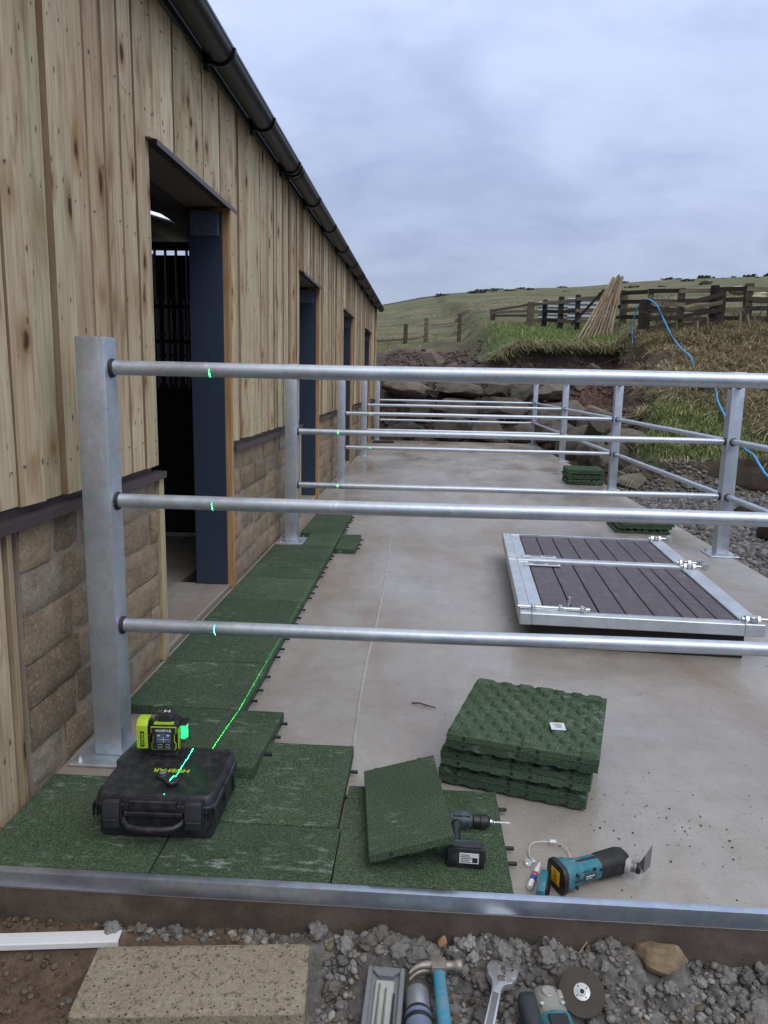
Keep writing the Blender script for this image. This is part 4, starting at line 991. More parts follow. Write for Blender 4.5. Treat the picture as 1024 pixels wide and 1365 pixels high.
# ------------------------------------------------------------------ terrain
def itp(T, y):
    if y <= T[0][0]: return T[0][1]
    for (a, b), (c, d) in zip(T, T[1:]):
        if y <= c: return b+(d-b)*(y-a)/(c-a)
    return T[-1][1]
TL = [(17.5, -.12), (18.8, 1.25), (20, 1.68), (25, 2.30), (27, 2.72)]
TR = [(17.5, -.12), (18.8, 1.25), (19.85, 1.72), (20.2, 2.36), (23, 2.92), (27, 3.55)]
TB = [(10.3, -.12), (10.75, .30), (12, .72), (14, 1.28), (16, 1.85), (18, 2.33), (19.5, 2.72), (21, 2.95), (23, 3.2), (27, 3.8)]
TE = [(-.9, .05), (-.3, .08), (-.065, .0985), (-.041, .103), (-.012, .109), (.027, .1145), (.075, .119), (.123, .1225), (.18, .1242), (.217, .1275), (.264, .1325), (.311, .136), (.366, .1385), (.425, .141), (.6, .148), (1.2, .14)]
def XLb(y): return 3.30+(min(max(y, 10), 15.5)-11)*.275+max(0, min(y, 21)-15.5)*.13
def nz(x, y, s, o=0): return mnoise.fractal(Vector((x*s+o, y*s-o, o*.37)), 1.0, 2.0, 4)
def H(x, y):
    if y < 1.72: return -.24
    if x < 2.515 and y < 17.33: return -.30 if x > -11.5 else -.15
    k = smoothstep(1.0, 2.3, x+.35*nz(x, y, .8, 3)); yy = y+.25*nz(x, 0, .9, 8)
    if x < -1.1: yy -= 1.0*smoothstep(-1.0, -1.5, x)
    if yy <= 27:
        z = itp(TL, yy)*(1-k)+itp(TR, yy)*k
    else: z = None
    zs = 2.72*(1-k)+3.55*k
    tb = x-XLb(y)+.35*nz(x, y, .7, 5); wb = smoothstep(-.45, .45, tb)*smoothstep(27.5, 25, y) if y > 10.2 else 0
    if z is None:
        ec = itp(TE, x/y); zt = 1.353+300*(ec-.0012); d = y-27
        if y <= 300: z = zs+(zt-zs)*d/273
        else: z = zt-(y-300)*.10
        z += .35*nz(x, y, .02, 2)*min(1, d/60)*(1 if y < 240 else max(0, (300-y)/60)) + .10*nz(x, y, .15, 6)*min(1, d/10)*(1 if y < 150 else .3)
    if z < 1.0 and y < 17.6 and 2.5 < x < 6: z = max(z, -.12+1.0*smoothstep(10.8, 17.4, y)*smoothstep(2.7, 3.7, x))
    if wb > 0:
        zb = itp(TB, y+.2*nz(x, 0, .8, 4))+.05*max(0, tb-1.5)
        z = z+(max(zb, -.12)-z)*wb
    am = .02 if y < 10.3 else .07
    if y < 60: z += am*nz(x, y, 1.5, 1)+.4*am*nz(x, y, 6, 7)
    return z
def zone(x, y):
    """mud, green, dry, field, heather"""
    if y < 10.2 or (x < 2.5 and y < 17.3): return (0, 0, 0, 0, 0)
    tb = x-XLb(y)+.35*nz(x, y, .7, 5)
    bank = smoothstep(-.35, .35, tb)*smoothstep(10.2, 10.6, y)
    k = smoothstep(1.0, 2.3, x+.35*nz(x, y, .8, 3)); yy = y+.25*nz(x, 0, .9, 8)
    field = smoothstep(24.5, 27, y+1.2*nz(x, y, .5, 9))
    terr = k*smoothstep(20.0, 20.35, yy)*(1-field)
    gp = smoothstep(1.25, .75, sqrt(((x-4.25)/1.05)**2+((y-12.0)/1.7)**2)+.25*nz(x, y, 1.2, 12))
    dry = bank*(1-gp)*(1-field); gr = max(bank*gp, terr*(1-bank))
    if bank > .5 and y > 19.6: gr = max(gr, .5*smoothstep(19.6, 21, y)*(1-field)); dry *= .7
    mud = max(0, 1-dry-gr-field) if y > 16.5 or x > 2.6 and y > 10.6 else 0
    u = x/y; hz = (smoothstep(215, 250, y+12*nz(x, y, .03, 4))*smoothstep(.06, .03, u)*smoothstep(-.075, -.05, u) if y > 190 else 0) if y < 999 else 0
    return (mud, gr, dry, field, hz)
def grid(lo, hi, step, out_lo, out_hi, g):
    xs = list(np.arange(lo, hi+1e-6, step)); s = step; x = hi
    while x < out_hi: s *= g; x += s; xs.append(x)
    s = step; x = lo; left = []
    while x > out_lo: s *= g; x -= s; left.append(x)
    return np.array(left[::-1]+xs)
gx_ = grid(2.4, 9.6, .11, -420, 420, 1.16); gx_ = np.unique(np.concatenate([gx_[gx_ < -1.6], np.arange(-1.6, 2.5, .14), gx_[gx_ >= 2.4]]))
gy_ = grid(10, 27, .11, -60, 460, 1.055)
V = []; ZA = []; ZB = []
for y in gy_:
    for x in gx_:
        V.append((x, y, H(x, y))); q = zone(x, y); ZA.append(q[:3]); ZB.append((q[3], q[4], 0))
nx = len(gx_)
F = [[j*nx+i, j*nx+i+1, (j+1)*nx+i+1, (j+1)*nx+i] for j in range(len(gy_)-1) for i in range(nx-1)]
def m_terrain():
    t = NT('hill_ground'); za = t.n('ShaderNodeAttribute'); za.attribute_name = 'za'; zb = t.n('ShaderNodeAttribute'); zb.attribute_name = 'zb'
    sa = t.n('ShaderNodeSeparateXYZ'); t.ln(za.outputs['Vector'], sa.inputs[0]); sb = t.n('ShaderNodeSeparateXYZ'); t.ln(zb.outputs['Vector'], sb.inputs[0])
    p = t.n('ShaderNodeNewGeometry').outputs['Position']
    n1 = t.noise(1.1, 6, .65, p); n2 = t.noise(9, 5, .7, p); n3 = t.noise(.05, 5, .6, p); n4 = t.noise(.32, 6, .68, p); n5 = t.noise(40, 4, .7, p)
    grav = t.ramp(n5, (.3, (.05, .048, .048)), (.55, (.12, .115, .11)), (.75, (.22, .21, .20)))
    mud = t.ramp(n2, (.3, (.026, .018, .016)), (.5, (.068, .046, .040)), (.66, (.135, .095, .082)), (.78, (.23, .18, .16)))
    mud = t.mix(t.ramp(n1, (.42, 0), (.66, .75)), mud, t.mix(1, mud, (1.9, 1.6, 1.45), 'MULTIPLY'))
    gre = t.ramp(n2, (.3, (.045, .070, .018)), (.55, (.085, .125, .032)), (.75, (.15, .165, .06)))
    dry = t.ramp(n2, (.3, (.06, .043, .026)), (.55, (.13, .10, .06)), (.75, (.24, .195, .125)))
    fld = t.ramp(n4, (.28, (.065, .062, .030)), (.45, (.12, .115, .056)), (.58, (.165, .145, .08)), (.72, (.235, .195, .125)))
    fld = t.mix(t.ramp(n3, (.42, 0), (.62, .75)), fld, t.ramp(n4, (.3, (.062, .078, .032)), (.7, (.125, .135, .06))))
    fld = t.mix(t.ramp(t.noise(.16, 6, .7, t.scale(p, 1, 1, 1, (31, 7, 0))), (.55, 0), (.64, .8)), fld, (.06, .048, .03))
    c = t.mix(sa.outputs[0], grav, mud); c = t.mix(sa.outputs[1], c, gre); c = t.mix(sa.outputs[2], c, dry); c = t.mix(sb.outputs[0], c, fld)
    c = t.mix(sb.outputs[1], c, (.035, .028, .026))
    return t.set(c, .9, 0, t.bump(t.math('ADD', n2, t.math('MULTIPLY', n5, .4)), .8, .05), .2)
tag(npmesh('terrain', V, F, m_terrain(), {'za': ZA, 'zb': ZB}, True), kind='structure')

# ------------------------------------------------------------------ grass (stuff)
def m_blade():
    t = NT('grass_blades'); r = t.attr('rnd'); k = t.attr('kindv')
    g = t.ramp(r, (0, (.075, .125, .026)), (.5, (.13, .20, .048)), (1, (.24, .27, .10)))
    d = t.ramp(r, (0, (.23, .165, .095)), (.35, (.42, .335, .21)), (.7, (.60, .50, .335)), (.85, (.38, .31, .20)), (1, (.19, .19, .085)))
    return t.set(t.mix(k, g, d), .75, 0, spec=.15)
BLM = m_blade()
def blades(name, P, L, Wd, az, lean, droop, kindv, label=None):
    P = np.asarray(P); n = len(P); d = np.stack([np.cos(az), np.sin(az), np.zeros(n)], 1); s = np.stack([-np.sin(az), np.cos(az), np.zeros(n)], 1)
    rows = []
    for q, wf in ((0, 1), (.4, .85), (.75, .6), (1, .12)):
        out = (lean*q+droop*q*q*.6)*L; up = L*(q*np.cos(np.minimum(lean, 1.2))-droop*q**2.2*.55)
        c = P+d*out[:, None]+np.array([0, 0, 1])*up[:, None]
        rows.append(c-s*(Wd*wf/2)[:, None]); rows.append(c+s*(Wd*wf/2)[:, None])
    V = np.stack(rows, 1).reshape(-1, 3); b = (np.arange(n)*8)[:, None]
    F = np.concatenate([b+np.array([[0, 1, 3, 2]]), b+np.array([[2, 3, 5, 4]]), b+np.array([[4, 5, 7, 6]])], 0)
    o = npmesh(name, V, F, BLM, {'rnd': np.repeat(RN.random(n), 8), 'kindv': np.repeat(kindv, 8)}, True)
    return tag(o, label, None, None, 'stuff')
# dry tussocks on the right bank
P = []; AZ = []; LL = []; LE = []; KD = []
nC = 0
while nC < 820:
    y = random.uniform(10.7, 20.8); x = XLb(y)+random.uniform(-.2, 5.6)
    if x/y > .50: continue
    q = zone(x, y); isdry = q[2] > .4
    if not isdry and random.random() > .12: continue
    nC += 1
    z = H(x, y); big = random.random() < .34
    nb = random.randint(45, 80) if big else random.randint(24, 46); r0 = .16 if big else .22
    for _ in range(nb):
        a = random.uniform(0, 2*pi); rr = r0*sqrt(random.random())
        P.append((x+rr*cos(a), y+rr*sin(a), z-.02)); AZ.append(a+random.gauss(0, .5) if big else random.uniform(0, 2*pi)); LL.append(random.uniform(.24, .50) if big else random.uniform(.10, .28)); LE.append(abs(random.gauss(.75, .4)))
        KD.append(1.0 if random.random() < .80-.35*max(0, nz(x, y, .6, 77)) else random.uniform(.1, .6))
n = len(P); blades('dry_grass', P, np.array(LL), RN.uniform(.007, .014, n), np.array(AZ), np.array(LE), RN.uniform(.6, 1.5, n), np.array(KD), 'dry tussock grass covering the bank right of the slab')
# green grass on the bank, the terrace and its overhanging lip
P = []
while len(P) < 9000:
    y = random.uniform(10.5, 14.6); x = random.uniform(3.2, 6.0); q = zone(x, y)
    if q[1] > random.uniform(.25, .8): P.append((x, y, H(x, y)-.01))
nA = len(P)
while len(P) < nA+15000:
    y = 20.0+6.5*random.random()**1.6; x = random.uniform(1.0, 10.5); q = zone(x, y)
    if x/y < .5 and q[1]+.4*q[2] > random.uniform(.25, .8): P.append((x, y, H(x, y)-.01))
n = len(P); KD = np.where(RN.random(n) < .72, RN.uniform(0, .2, n), RN.uniform(.5, 1, n))
blades('green_grass', P, RN.uniform(.05, .17, n), RN.uniform(.007, .014, n), RN.uniform(0, 6.28, n), RN.uniform(0, .9, n), RN.uniform(.1, .7, n), KD, 'short green grass on the terrace and the bank')
P = []
while len(P) < 2600:
    x = random.uniform(1.6, 6.2); y = 20.12+random.uniform(-.12, .2)-.25*nz(x, 0, .9, 8)
    if zone(x, y+.2)[1] > .4: P.append((x, y, H(x, y+.12)+random.uniform(-.05, .03)))
n = len(P); blades('overhanging_turf', P, RN.uniform(.2, .42, n), RN.uniform(.008, .015, n), RN.normal(-pi/2, .5, n), RN.uniform(.7, 1.2, n), RN.uniform(.9, 1.7, n), RN.uniform(.1, 1, n), 'ragged turf hanging over the earth lip of the terrace')
P = []
while len(P) < 8000:
    y = 25+40*random.random()**2; x = y*random.uniform(-.08, .5)
    if zone(x, y)[3] > .4 and nz(x, y, .25, 41) > random.uniform(-.35, .35): P.append((x, y, H(x, y)-.02))
P = np.array(P); n = len(P); s_ = P[:, 1]/25
blades('field_grass', P, RN.uniform(.06, .20, n), RN.uniform(.008, .016, n)*s_, RN.uniform(0, 6.28, n), RN.uniform(.2, 1.1, n), RN.uniform(.3, 1, n), RN.choice([.25, .6, .9, 1.0], n), 'rough pale pasture grass on the field beyond the fences')

# ------------------------------------------------------------------ boulders
def boulder(x, y, z, sx, sy, sz, label, seed, rz=None, mat=None, group='boulders of the rough stone bank', sub=4, cuts=18, cat='boulder', rough=.085, name='boulder'):
    V, F = rock_verts(sub, seed, sx*1.12, sy*1.12, sz*1.12, cuts, rough, .66)
    mb = MB(); mb.add([tuple(v) for v in V], F); o = mb.build(name, mat or ROCK, None, 24, (x, y, z), (random.uniform(-.12, .12), random.uniform(-.12, .12), random.uniform(0, 6.28) if rz is None else rz))
    return tag(o, label, cat, group)
wl = 'weathered boulder in the rough stone wall behind the farthest barrier'
r_ = random.Random(11); sd_ = 100
for row, (z, y, w0) in enumerate(((.22, 17.72, 1.0), (.72, 18.05, .92), (1.16, 18.5, .8))):
    x = -.95+.35*(row % 2)
    while x < 3.0:
        wd = w0*r_.uniform(.75, 1.5); x += wd/2
        hh = r_.uniform(.26, .34) if row < 2 else r_.uniform(.18, .27)
        boulder(x, y+r_.uniform(-.1, .12), z+r_.uniform(-.05, .05), wd*.60, r_.uniform(.36, .5), hh*1.12, wl, sd_, rz=r_.uniform(-.25, .25)); sd_ += 1; x += wd/2*.98
SB = [(2.75, 16.9, .35, .42, .40, .42, 'rounded boulder at the corner between the boulder wall and the side railing'), (3.15, 16.3, .75, .45, .42, .35, 'pale boulder high beside the corner of the boulder wall'),
      (2.88, 15.6, .28, .40, .46, .42, 'grey boulder beside the slab edge between the two farthest barriers'), (3.30, 15.0, .62, .48, .40, .34, 'slanting boulder behind the grey one at the slab edge between the farthest barriers'),
      (2.92, 14.5, .22, .42, .45, .36, 'low boulder beside the slab edge just beyond the fourth barrier'), (3.35, 13.9, .52, .55, .45, .33, 'broad pale boulder leaning on the bank behind the fourth barrier'),
      (2.98, 13.3, .18, .45, .46, .40, 'dark boulder beside the slab edge in front of the fourth barrier'), (3.42, 12.7, .40, .42, .42, .33, 'mossy boulder in the gully below the green bank'),
      (2.95, 12.1, .12, .38, .42, .30, 'flat boulder beside the slab edge midway between third and fourth barriers'), (3.22, 11.35, .03, .36, .30, .24, 'smaller boulder by the slab just beyond the third barrier'),
      (2.92, 10.65, -.02, .26, .22, .16, 'small pale rock lying at the slab edge by the third barrier'), (3.42, 10.55, -.04, .20, .17, .12, 'small grey rock on the gravel before the gully'),
      (3.75, 11.2, .10, .22, .2, .14, 'little angular rock half way up the rubble gully')]
for k, (x, y, z, a, b, c, lb) in enumerate(SB): boulder(x, y, z, a, b, c, lb, 300+k)
MB_ = [((578, 447), 20.8, .62, .34, 'rounded pinkish boulder in the dark mud slope'), ((605, 461), 20.0, .30, .2, 'small pinkish rock right of the rounded boulder in the mud'), ((772, 489), 18.9, .50, .26, 'pale flat boulder on top of the wall under the terrace lip'),
       ((790, 477), 19.4, .55, .34, 'angular brown boulder under the overhanging turf'), ((740, 482), 19.2, .35, .2, 'low rock in the mud left of the pale flat boulder')]
def at(px, py, Y):
    d = cr*((px-512)/FL)+cu*((682.5-py)/FL)+cf
    return Vector((0, 0, HC))+d*(Y/d.y)
for k, ((px, py), Y, a, c, lb) in enumerate(MB_):
    p = at(px, py, Y); boulder(p.x, p.y, min(p.z, H(p.x, p.y)+c*.4), a*.55, a*.5, c, lb, 340+k, group='rocks in the mud slope', mat=m_rock('pinkish_rock', [(.17, .13, .11), (.20, .155, .13)], .1, .2) if k == 0 else (bpy.data.materials['pinkish_rock'] if k < 2 else None))
boulder(4.75, 10.75, .07, 1.75, .42, .36, 'long dark brown rock at the foot of the bank behind the gravel', 401, rz=-.06, mat=ROCKB, cuts=12, rough=.09, sub=5)
boulder(3.55, 8.2, -.02, .16, .14, .12, 'brown rock on the gravel near the right picture edge', 402, mat=ROCKB, group='loose rocks on the gravel'); boulder(3.42, 7.35, -.02, .20, .17, .14, 'larger reddish brown rock on the gravel at the right picture edge', 403, mat=ROCKB, group='loose rocks on the gravel')
# rubble in the gully and gravel right of the slab (stuff)
def scatter(name, mat, n, sampler, rmin, rmax, label, sub=1, seeds=7, squash=.7, pw=2.2, rough=.12):
    base = []
    for s in range(seeds): base.append(rock_verts(sub, 900+s, 1, 1, squash, 6, rough)[0])
    F0 = np.array(ico(sub)[1]); Vs = []; Fs = []; R = []; off = 0
    for i in range(n):
        x, y, z, k = sampler(i); r = (rmin+(rmax-rmin)*random.random()**pw)*k
        e = Euler((random.uniform(-.6, .6), random.uniform(-.6, .6), random.uniform(0, 6.28))).to_matrix()
        v = base[i % seeds] @ (np.array(e).T) * (r*np.array([random.uniform(.8, 1.25), random.uniform(.8, 1.25), 1]))+np.array([x, y, z+r*.25])
        Vs.append(v); Fs.append(F0+off); off += len(v); R.append(np.full(len(v), random.random()))
    o = npmesh(name, np.concatenate(Vs), np.concatenate(Fs), mat, {'rnd': np.concatenate(R)}, False)
    return tag(o, label, None, None, 'stuff')
def m_stones(name, cols, sc_=40):
    t = NT(name); r = t.attr('rnd'); n_ = t.noise(sc_, 4, .65)
    c = t.ramp(r, *[(i/(len(cols)-1), k) for i, k in enumerate(cols)])
    c = t.mix(t.ramp(n_, (.35, .6), (.65, 0)), c, t.mix(1, c, (.6, .58, .56), 'MULTIPLY'))
    return t.set(c, .8, 0, t.bump(n_, .4, .01), .35)
GRV = m_stones('gravel_stones', [(.06, .06, .065), (.12, .12, .125), (.20, .195, .19), (.09, .085, .085), (.17, .14, .115), (.26, .25, .24)])
def smp_g(i):
    while True:
        y = 3.2+7.6*random.random(); x = random.uniform(2.52, 2.6+y*.33)
        if x/y < .53: return x, y, H(x, y)+.005, 1 if y > 5 else .8
scatter('gravel', GRV, 9000, smp_g, .012, .045, 'grey gravel between the slab and the bank')
def smp_r(i):
    while True:
        if i % 4 == 1: y = random.uniform(17.75, 18.7); x = random.uniform(-1.1, 3.2); return x, y, .15+(y-17.6)*1.0+random.uniform(-.1, .1), .8
        if i % 3 == 0: y = random.uniform(10.6, 16.5); x = XLb(y)-random.uniform(-.2, 1.1)
        else: y = random.uniform(18.6, 25); x = random.uniform(-1.2, 6.0)
        if x > 2.5 or y > 18:
            if zone(x, y)[0] > .5: return x, y, H(x, y)+.0, 1
MUDS = m_stones('mud_clods', [(.035, .024, .02), (.065, .045, .036), (.11, .078, .062), (.05, .036, .03), (.17, .13, .105)], 14)
scatter('mud_rubble', MUDS, 4200, smp_r, .012, .085, 'dark mud clods and rubble on the slope below the field', pw=3.2)

# ------------------------------------------------------------------ fences
def wood(mb, p0, p1, a, b, sq=True, seed=None, taper=1):
    """square or round timber from p0 to p1 carrying the grain coordinates"""
    p0, p1 = Vector(p0), Vector(p1); d = (p1-p0); L = d.length; d.normalize()
    ref = Vector((0, 0, 1)) if abs(d.z) < .8 else Vector((0, 1, 0)); u = d.cross(ref).normalized(); v = d.cross(u)
    n = 4 if sq else 10; K = 7; sd = random.random()*60; vs = []; gc = []; fs = []
    for k in range(K+1):
        q = k/K; w_ = .012*a/.06
        c = p0+d*(L*q)+u*(w_*mnoise.noise(Vector((sd, q*3, 0))))+v*(w_*mnoise.noise(Vector((sd, q*3, 5))))
        s = 1+(taper-1)*q
        for i in range(n):
            t = 2*pi*(i+.5)/n; r = 1.414 if sq else 1
            vs.append(c+u*(a*r*cos(t)*s)+v*(b*r*sin(t)*s)); gc.append((i*a*1.5, L*q+sd, sd))
    for k in range(K):
        for i in range(n): j = (i+1) % n; fs.append([k*n+i, k*n+j, (k+1)*n+j, (k+1)*n+i])
    fs += [list(range(n))[::-1], [K*n+i for i in range(n)]]
    return mb.add(vs, fs, gc=gc, rnd=random.random())
def gp(px, pyb, Y):
    p = at(px, pyb, Y); p.z = H(p.x, p.y); return p
def topz(px, pyt, Y): return at(px, pyt, Y).z
# wire fence on the left of the field
WP = [(540, 432, 26.6), (568, 424, 27.0), (612, 417.5, 27.4), (655, 412, 27.2)]
p0 = gp(540, 460, 26.6); wf = thing('wire_fence', 'sagging wire fence on four weathered posts above the mud slope', 'fence', p0)
tops = []
for px, pt, Y in WP:
    b = gp(px, 450, Y); t_ = topz(px, pt, Y); tops.append((b, t_)); mb = MB(); wood(mb, b-p0-Vector((0, 0, .2)), Vector((b.x, b.y, t_))-p0+Vector((random.uniform(-.04, .04), 0, 0)), .075, .075, False); mb.build('post', W_FENCE, wf, 60)
ext = [(Vector((tops[0][0].x-4, tops[0][0].y-.6, H(tops[0][0].x-4, 26))), H(tops[0][0].x-4, 26)+.9)]+tops
for hgt in (.18, .42, .66, .86):
    pts = []
    for (b0, t0), (b1, t1) in zip(ext, ext[1:]):
        for i in range(9):
            q = i/8; z0, z1 = b0.z+(t0-b0.z)*hgt, b1.z+(t1-b1.z)*hgt; pts.append(Vector((b0.x+(b1.x-b0.x)*q, b0.y+(b1.y-b0.y)*q-.06, z0+(z1-z0)*q-.05*sin(pi*q)))-p0)
    mb = MB(); mb.tube(pts, .0045, 5); mb.build('wire', STEEL_W, wf)
for (b0, t0), (b1, t1), hs in ((ext[0], tops[0], (.22,)), (tops[0], tops[1], (.2,))):
    for h_ in hs:
        mb = MB(); wood(mb, Vector((b0.x, b0.y+.07, b0.z+(t0-b0.z)*h_))-p0, Vector((b1.x, b1.y+.07, b1.z+(t1-b1.z)*h_))-p0, .015, .04); mb.build('rail', W_FENCE, wf, 40)
def rail_fence(name, label, P, hs, mats, pr, dark=()):
    b0 = gp(P[0][0], 440, P[0][2]); f = thing(name, label, 'fence', b0); pts = []
    for k, (px, pt, Y, r) in enumerate(P):
        b = gp(px, 440, Y); t_ = topz(px, pt, Y); pts.append((b, t_))
        mb = MB(); wood(mb, b-b0-Vector((0, 0, .25)), Vector((b.x+random.uniform(-.03, .03), b.y, t_))-b0, r, r, k % 2 == 0); mb.build('post', mats[1] if k in dark else mats[0], f, 50)
    for j, ((a, ta), (c, tc_)) in enumerate(zip(pts, pts[1:])):
        for h_ in hs:
            w0, w1 = random.uniform(-.035, .035), random.uniform(-.035, .035)
            mb = MB(); wood(mb, Vector((a.x-.08, a.y-.075, a.z+(ta-a.z)*h_+w0))-b0, Vector((c.x+.08, c.y-.078, c.z+(tc_-c.z)*h_+w1))-b0, .016, pr); mb.build('rail', random.choice(list(mats)+[W_FENCE]), f, 40)
    return f, pts, b0
rail_fence('rail_fence', 'low weathered rail fence joining the wire fence to the tall fence', [(657, 414, 27.0, .05), (705, 402.5, 25.5, .10)], (.35, .62, .88), [W_FENCE, W_FENCE], .038)
f2, pts2, b02 = rail_fence('rail_fence', 'post and rail fence with dark posts behind the green terrace and the leaning poles', [(706, 402.5, 25.3, .09), (724.7, 399.5, 24.2, .075), (745.8, 395.5, 23.7, .075), (769, 393, 23.3, .075), (799, 390, 23.0, .06), (828, 387, 22.7, .085)], (.25, .55, .85), [W_FENCE, W_FDARK], .05, (1, 2, 3, 4))
mb = MB(); wood(mb, at(762, 433, 22.9)-b02, at(806, 386, 22.8)-b02, .03, .04); mb.build('brace', W_FDARK, f2, 40)
f3, pts3, b03 = rail_fence('rail_fence', 'tall weathered post and rail fence along the top of the grassy bank on the right', [(829, 388, 22.5, .08), (864, 385, 21.8, .085), (904, 384, 21.4, .08), (949, 380.5, 20.8, .11), (993, 378, 20.6, .09), (1024, 381, 20.4, .08), (1062, 381, 20.2, .08)], (.18, .42, .66, .9), [W_FENCE, W_FDARK], .055, (3,))
rail_fence('rail_fence', 'dark fence run with a black gatepost nearest the blue pipe', [(857, 399.5, 19.6, .115), (905, 405, 20.1, .05), (957, 386, 20.5, .10)], (.2, .45, .72, .92), [W_FDARK, W_FDARK], .05, (0, 1, 2))
# poles leaning together
for k in range(9):
    bx_ = 772+42*k/8; lb = ['leftmost and longest leaning peeled pole of the bundle', 'second peeled pole from the left in the leaning bundle', 'third peeled pole from the left in the leaning bundle', 'fourth peeled pole from the left in the leaning bundle', 'middle peeled pole of the leaning bundle', 'fourth peeled pole from the right in the leaning bundle', 'third peeled pole from the right in the leaning bundle', 'second peeled pole from the right in the leaning bundle', 'rightmost and thickest peeled pole of the leaning bundle'][k]
    b = gp(bx_, 436, 21.8-.09*(k % 3)); tpx = 818+12*k/8; t_ = at(tpx, 366+random.uniform(0, 4)+(3 if k < 4 else 0), 22.25-.07*(k % 4))
    mb = MB(); wood(mb, (0, 0, -.02), t_-b, .034 if k < 8 else .046, .034 if k < 8 else .046, False, taper=.85); o = mb.build('wooden_pole', W_POLE, None, 60, b)
    tag(o, lb, 'pole', 'bundle of peeled poles leaning against the fence')
# pale sheeting behind the fence
for k, (xa, xb, yt, yb, Y, lb) in enumerate(((718, 762, 402, 428, 25.6, 'pale ridged sheet panel behind the fence, left one'), (758, 812, 397, 427, 25.2, 'pale ridged sheet panel behind the fence, right one beside the poles'))):
    a, c = at(xa, yt, Y), at(xb, yb, Y); W_, H_ = c.x-a.x, a.z-c.z; mb = MB(); n_ = 60; 
    vs = []; fs = []
    for j in range(n_+1):
        z = H_*j/n_; d = .03*sin(j/n_*2*pi*5)
        vs += [(0, d, z), (W_, d, z), (0, d+.012, z), (W_, d+.012, z)]
    for j in range(n_):
        q = j*4; fs += [[q, q+1, q+5, q+4], [q+3, q+2, q+6, q+7], [q+2, q, q+4, q+6], [q+1, q+3, q+7, q+5]]
    fs += [[0, 2, 3, 1], [n_*4, n_*4+1, n_*4+3, n_*4+2]]
    mb.add(vs, fs); o = mb.build('sheet_panel', SHEETW, None, 60, (a.x, Y, c.z)); tag(o, lb, 'sheet', 'pale sheets behind the fence')
for (px, py, Y, s, lb) in ((985, 387.5, 20.9, .22, 'white sack lying over the top fence rail'), (1016, 397, 20.6, .26, 'yellowish cream sack by the right picture edge on the fence')):
    p = at(px, py, Y); V, F = rock_verts(3, 500+int(px), s*1.3, s*.7, s*.55, 2, .09, .9); mb = MB(); mb.add([tuple(v) for v in V], F); tag(mb.build('sack', CREAM, None, 180, p), lb, 'sack')
# stakes
ST_ = [((515, 350), (505, 325)), ((590, 370), (583, 278)), ((685, 345), (686, 280)), ((738, 340), (733, 262)), ((782, 360), (742, 284)), ((888, 330), (893, 248)), ((943, 335), (925, 250)), ((958, 340), (960, 244))]
SN = ['short stub of a stake leaning left by the black gatepost', 'pale stake standing below the blue pipe', 'broad pale stake midway along the bank fence', 'thin stake just left of the curved leaning one', 'stake leaning steeply left beside the double black post', 'stake right of the double black post', 'thin stake leaning left near the right fence post', 'upright pale stake nearest the right picture edge']
for k, ((ax, ay), (bx_, by)) in enumerate(ST_):
    f_ = lambda x, y: (740+x/3.606, 350+y/3.606)
    Y = 19.2; p, q = at(*f_(ax, ay), Y), at(*f_(bx_, by), Y+.05); zz = H(p.x, p.y)-p.z
    mb = MB(); wood(mb, (0, 0, min(zz, 0)-.1), q-p, .035, .03, False, taper=.8); tag(mb.build('stake', W_FENCE, None, 60, p), SN[k], 'stake', 'old stakes along the bank')
# bare shrubs
def shrub(p, h, label, seed, spread=.8, col=None):
    r = random.Random(seed); mb = MB()
    def br(a, d, L, rad, lev):
        pts = [a]; dd = d.copy()
        for i in range(4):
            dd = (dd+Vector((r.gauss(0, .16), r.gauss(0, .16), r.gauss(0, .1)))).normalized(); pts.append(pts[-1]+dd*L/4)
        mb.tube(pts, [rad*(1-.16*i) for i in range(5)], 4)
        if lev < 3:
            for _ in range(4 if lev else 3):
                q = r.randint(1, 4); nd = (dd+Vector((r.gauss(0, spread), r.gauss(0, spread), r.gauss(.1, .4)))).normalized(); br(pts[q], nd, L*r.uniform(.45, .7), rad*.55, lev+1)
    for _ in range(7): br(Vector((r.gauss(0, .08), r.gauss(0, .08), -.05)), Vector((r.gauss(0, .4), r.gauss(0, .4), 1)).normalized(), h*.6, .011, 0)
    return tag(mb.build('bare_shrub', plain('shrub_twigs', (.075, .06, .05), .8) if 'shrub_twigs' not in bpy.data.materials else bpy.data.materials['shrub_twigs'], None, 60, p), label, 'shrub')
for k, (px, Y, h, lb) in enumerate(((872, 19.3, 1.1, 'leafless twiggy shrub beside the black gatepost'), (888, 19.9, .9, 'leafless shrub behind the falling blue pipe'), (938, 20.1, .8, 'leafless shrub left of the double black post'), (1000, 20.0, .9, 'leafless shrub near the right picture edge'))):
    shrub(gp(px, 440, Y), h, lb, 20+k)
